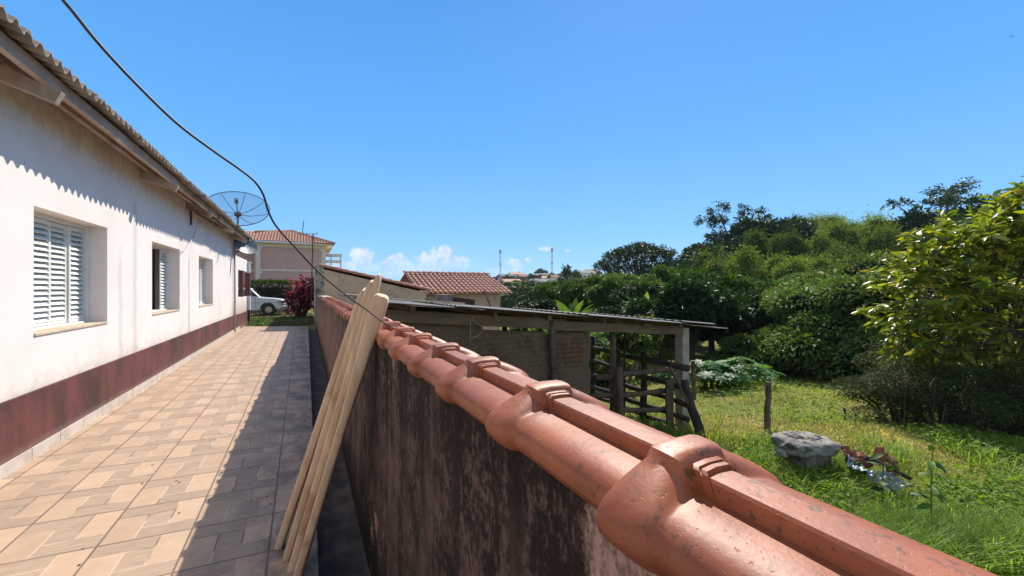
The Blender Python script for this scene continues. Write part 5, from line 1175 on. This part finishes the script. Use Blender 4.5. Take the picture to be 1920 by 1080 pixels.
# ------------------------------------------------------------------ grass
def field_points(n, pxlo, pxhi, pylo, pyhi):
    px = rng.uniform(pxlo, pxhi, n); py = rng.uniform(pylo, pyhi, n); t = 2.55*FPX/(py-540); t = np.where(t > 7.5, t*1.0+(t-7.5)*.35, t); r = (px-960)/FPX*t
    x = r*CR[0]+t*CF[0]; y = r*CR[1]+t*CF[1]; ok = (x > .62); return x[ok], y[ok], t[ok]
def blades(name, x, y, h, wd, lean, mat, kind='stuff'):
    n = len(x); z = ground(x, y)-.01; C = np.stack([x, y, z], 1); an = rng.uniform(0, 6.28, n); ln = np.abs(rng.normal(size=n))*lean+.1
    D = np.stack([np.cos(an)*ln, np.sin(an)*ln, np.ones(n)], 1); D = unit(D); side_ = np.stack([-np.sin(an), np.cos(an), np.zeros(n)], 1); o_ = np.stack([np.cos(an), np.sin(an), np.zeros(n)], 1)
    h = h[:, None]; w = wd[:, None]; mid = C+D*h*.55; tip = C+D*h*.95+o_*h*(.18+.5*lean*rng.uniform(0, 1, (n, 1)))-np.array([0, 0, 1.0])*h*.1
    V = np.stack([C-side_*w/2, C+side_*w/2, mid+side_*w*.4, mid-side_*w*.4, tip], 1)
    me_F = [(0, 1, 2, 3)]
    Q = np.concatenate([V[:, [0, 1, 2, 3]], ], 0)
    # quad + triangle drawn as a quad with a split tip
    tipw = side_*w*.06
    V6 = np.stack([C-side_*w/2, C+side_*w/2, mid-side_*w*.42, mid+side_*w*.42, tip-tipw, tip+tipw], 1)
    o = strip_mesh(name, V6, [(0, 1, 3, 2), (2, 3, 5, 4)], mat); tag(o, kind=kind); return o
def pnoise(x, y, s=1.0, ph=0): return np.sin(x*s*1.7+ph+1.3*np.sin(y*s*1.1))*np.sin(y*s*1.9+ph*2+1.1*np.sin(x*s*.8))
x, y, t = field_points(120000, 1020, 2250, 655, 1120)
pn = pnoise(x, y, 1.1, 1); h = (.05+.07*sstep(-.4, .9, pn)+.05*sstep(5.5, 3.5, t))*rng.uniform(.5, 1.5, len(x)); h *= 1+.3*sstep(9, 15, t)
blades('meadow_grass', x, y, h, (.006+.0009*t)*rng.uniform(.7, 1.4, len(x)), .7, MAT['grass'])
# lush tall grass along the wall, round the lump and in patches
x, y, t = field_points(60000, 1250, 2200, 760, 1130)
dist = np.minimum(np.hypot(x-cb.x, y-cb.y)-.3, 9); wallstrip = sstep(4.4, 3.3, t+.25*pnoise(x, y, 2)); keep = rng.uniform(size=len(x)) < np.clip(wallstrip+.9*np.exp(-(dist/.45)**2)+.30*sstep(.25, .8, pnoise(x, y, 1.4, 3)), 0, 1)
x, y, t = x[keep], y[keep], t[keep]
blades('tall_grass', x, y, rng.uniform(.14, .40, len(x))*(1+.5*sstep(4.4, 3.0, t)), rng.uniform(.007, .015, len(x)), .6, MAT['tallgrass'])
# leafy ground cover
x, y, t = field_points(46000, 1180, 2200, 668, 1000)
keep = rng.uniform(size=len(x)) < sstep(-.1, .6, pnoise(x, y, .9, 5)+.5*sstep(1640, 1540, 960+FPX*((x*CR[0]+y*CR[1])/t))*sstep(7, 9, t)); x, y, t = x[keep], y[keep], t[keep]
P = np.stack([x, y, ground(x, y)+rng.uniform(.02, .20, len(x))], 1); D = rng.normal(size=(len(x), 3))*[1, 1, .35]; L = rng.uniform(.035, .08, len(x))
tag(quad_mesh('ground_cover', leaf_quads(P, D, L, L*.6), MAT['weed']), kind='stuff')
# lawn at the end of the path
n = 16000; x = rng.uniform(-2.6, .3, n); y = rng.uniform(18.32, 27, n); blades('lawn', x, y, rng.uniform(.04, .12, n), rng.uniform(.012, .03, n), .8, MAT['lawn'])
n = 700; x = rng.uniform(-2.6, -1.3, n); y = rng.uniform(18.4, 21.5, n); P = np.stack([x, y, ground(x, y)+rng.uniform(.02, .14, n)], 1)
tag(quad_mesh('low_plants', leaf_quads(P, rng.normal(size=(n, 3)), .12, .06), MAT['leaf']), kind='stuff')
# dead leaves and grit on the path and in the gutter
n = 260; x = rng.uniform(-1.2, .3, n); y = rng.uniform(3, 18, n); zz = np.where(x > .06, -.10, path_z(x, y)+.003); P = np.stack([x, y, zz], 1)
tag(quad_mesh('leaf_litter', leaf_quads(P, rng.normal(size=(n, 3))*[1, 1, .05], rng.uniform(.01, .035, n), .014, .1, np.tile([0, 0, 1.0], (n, 1))), MAT['twig']), kind='stuff')

# ------------------------------------------------------------------ town, masts, far hills
def far_house(px, t, w, h, d, wallm, roofm, lab, zoff=0):
    p = W((px-960)/FPX*t, t); z = float(ground(p.x, p.y))+zoff; o = thing('town_house', lab, 'house', (p.x, p.y, z), 'houses of the town on the hill'); rot = Matrix.Rotation(-YAW+random.uniform(-.4, .4), 4, 'Z')
    b = MB(); b.box((0, 0, h/2-1), (w, d, h+2), rot); m = b.build('wall', wallm, None); m.parent = o
    b = MB(); poly = [rot @ Vector(v) for v in ((-w/2-.3, -d/2-.4, h), (-w/2-.3, 0, h+w*.16), (-w/2-.3, d/2+.4, h), (-w/2-.3, d/2+.4, h-.15), (-w/2-.3, -d/2-.4, h-.15))]; e = rot @ Vector((w+.6, 0, 0)); b.prism(poly, (0, 0, 0), e); m = b.build('roof', roofm, None); m.parent = o
    for k in range(2):
        b = MB(); b.box(rot @ Vector((-w*.22+k*w*.44, -d/2-.02, h*.55)), (w*.16, .1, h*.3), rot); m = b.build('window', MAT['glass'], None); m.parent = o
walls = [MAT['white'], MAT['cream'], MAT['render_'], MAT['pink'], basic('orange_wall', (.42, .22, .13), (.36, .18, .11), 1, .9, 0)]
adj = ['white', 'cream', 'beige', 'pink', 'orange']
spots = [(968, 285), (1004, 300), (1022, 290), (948, 255), (985, 262), (958, 225), (1030, 255), (1012, 222), (1060, 280), (1082, 295), (1110, 290), (935, 190), (955, 182), (976, 172), (1000, 186), (1100, 250), (1045, 235)]
for i, (px, t) in enumerate(spots):
    k = i % 5; pos = ['far', 'high'][t > 160] if t > 125 else 'lower'
    far_house(px, t, random.uniform(7, 11), random.uniform(3.2, 5.5), random.uniform(7, 9), walls[k], (MAT['rooftile'], MAT['rust'], MAT['sheet'], MAT['fibro'])[(i*7+i//3) % 4], f'{adj[k]} walled {["small","gabled"][i%2]} house on the {"upper" if t>265 else ("middle" if t>215 else "lower")} slope of the town', 0)
for i, (px, t, h) in enumerate(((970, 318, 8), (1012, 318, 11), (1020, 312, 8), (1072, 120, 15), (1080, 118, 10), (1040, 250, 8), (955, 250, 7), (1000, 255, 7), (942, 200, 6), (980, 205, 6), (1090, 140, 9), (1105, 130, 9), (1055, 135, 9), (1030, 120, 7), (1130, 150, 9), (1120, 100, 8), (1095, 90, 8), (1065, 80, 7), (1040, 90, 7), (1150, 80, 9), (930, 260, 6), (1000, 150, 6), (950, 150, 5), (990, 275, 6), (1015, 260, 6), (972, 240, 6), (1035, 275, 6), (942, 225, 5), (965, 205, 5), (1022, 205, 6), (990, 215, 6), (1070, 260, 7), (1092, 270, 7), (1120, 260, 7), (1050, 205, 6), (1078, 210, 6), (985, 160, 5), (930, 160, 5), (965, 150, 5), (1012, 170, 6))):
    place_px('far', px, t, h, 'far_tree', ['lone dome shaped tree on the town hill skyline', 'flat topped tree on the town hill skyline', 'low tree beside the flat topped skyline tree', 'tall tree rising above the town', 'leafy tree below the tall town tree'][i] if i < 5 else 'dark green tree among the town houses', 'tree', None if i < 5 else 'trees among the town houses', sxy=1.1 if i != 3 else .55)
def mast(px, top, t, lab):
    p = W((px-960)/FPX*t, t); z0 = float(ground(p.x, p.y)); z1 = EYE+(540-top)/FPX*t; o = thing('radio_mast', lab, 'mast', (p.x, p.y, z0), 'radio masts on the town hill')
    b = MB(); w = .55
    for a in range(3):
        d = Vector((math.cos(a*2.094), math.sin(a*2.094), 0))*w; b.tube([Vector((p.x, p.y, z0))+d*1.3, Vector((p.x, p.y, z1))+d*.8], .12, 5)
    n = 26
    for k in range(n):
        za, zb = z0+(z1-z0)*k/n, z0+(z1-z0)*(k+1)/n; a = k % 3; d0 = Vector((math.cos(a*2.094), math.sin(a*2.094), 0))*w; d1 = Vector((math.cos((a+1)*2.094), math.sin((a+1)*2.094), 0))*w
        b.tube([Vector((p.x, p.y, za))+d0*1.1, Vector((p.x, p.y, zb))+d1], .07, 4)
    b.build('lattice', MAT['tower'], o)
    for k, f in enumerate((.98, .93, .55)):
        b = MB(); zz = z0+(z1-z0)*f; b.tube([(p.x, p.y, zz-.8), (p.x, p.y, zz+.8)], .95 if k < 2 else .75, 8); b.build('antenna_cluster', MAT['tower'], o)
mast(938, 469, 318, 'radio mast nearest the tiled house on the town hill'); mast(1035, 466, 318, 'radio mast between the skyline trees on the town hill')
# distant wooded ridge at the left
def ridge(name, t, prof, mat, depth, seg=160):
    vs = []; fs = []; xs_ = np.linspace(prof[0][0], prof[-1][0], seg); tops = np.interp(xs_, [p[0] for p in prof], [p[1] for p in prof]); m = 9
    for i, (px, ty) in enumerate(zip(xs_, tops)):
        for j in range(m):
            k = j/(m-1); tt = t+depth*k; hz = (540-ty)/FPX*t; z = -14+(hz+14)*math.sin(k*math.pi*.5)**.8+random.uniform(-.5, .5)*3*(k > .2); p = W((px-960)/FPX*tt, tt, z); vs.append(p)
    for i in range(seg-1):
        for j in range(m-1): fs.append((i*m+j, (i+1)*m+j, (i+1)*m+j+1, i*m+j+1))
    return tag(MB().add(vs, fs).build(name, mat, smooth_=True), kind='structure')
wood = basic('far_woodland', (.030, .055, .022), (.060, .085, .032), .06, .95, .6, bdist=4, lo=.4, hi=.6)
pasture = basic('far_pasture', (.09, .13, .03), (.06, .09, .025), .03, .95, .2, bdist=1)
ridge('wooded_hill', 700, [(380, 528), (560, 519), (640, 517), (680, 519), (720, 528), (760, 531), (820, 536), (900, 538)], wood, 260)
ridge('town_hill', 330, [(820, 531), (880, 520), (930, 516), (985, 515), (1040, 516), (1100, 524), (1180, 527), (1300, 530)], pasture, 120)

# bird high in the sky
bo = PX(1896, 69, 62); bird = thing('bird', 'small dark bird flying high at the right', 'bird', bo)
b = MB(); rings = []
for k, r_ in ((-.17, .008), (-.10, .022), (0, .04), (.09, .034), (.13, .024), (.16, .026), (.19, .012), (.215, .003)):
    rings.append([bo+Vector((CR[0]*k, CR[1]*k, 0))+Vector((-CR[1]*math.cos(a)*r_, CR[0]*math.cos(a)*r_, math.sin(a)*r_)) for a in np.linspace(0, 6.283, 9)[:-1]])
b.loft(rings); d = Vector((CR[0], CR[1], 0)); f_ = Vector((CF[0], CF[1], 0))
for sg in (-1, 1):
    b.add([bo+d*.07+f_*sg*.03+Vector((0, 0, .02)), bo-d*.05+f_*sg*.03+Vector((0, 0, .02)), bo-d*.07+f_*sg*.18+Vector((0, 0, .10)), bo-d*.12+f_*sg*.33+Vector((0, 0, .05)), bo+d*.05+f_*sg*.2+Vector((0, 0, .11))], [(0, 1, 2, 4), (2, 3, 4)])
b.add([bo-d*.15+f_*.012, bo-d*.15-f_*.012, bo-d*.27-f_*.04, bo-d*.27+f_*.04], [(0, 1, 2, 3)])
b.build('body', MAT['logdark'], bird)

hz, nt, bs, tc = newmat('haze_air'); nt.nodes.remove(bs)
vol = N(nt, 'ShaderNodeVolumePrincipled', {'Color': (.66, .84, 1.0), 'Density': .00022, 'Anisotropy': .1}); nt.links.new(vol, nt.nodes['Material Output'].inputs['Volume'])
b = MB(); b.box2((-1100, -70, -30), (1300, 1700, 75)); tag(b.build('haze', hz), kind='stuff')

# prototypes never placed must not stay behind
for k, p in PROTO.items():
    if k not in USED:
        for c in list(p.children): bpy.data.objects.remove(c)
        bpy.data.objects.remove(p)
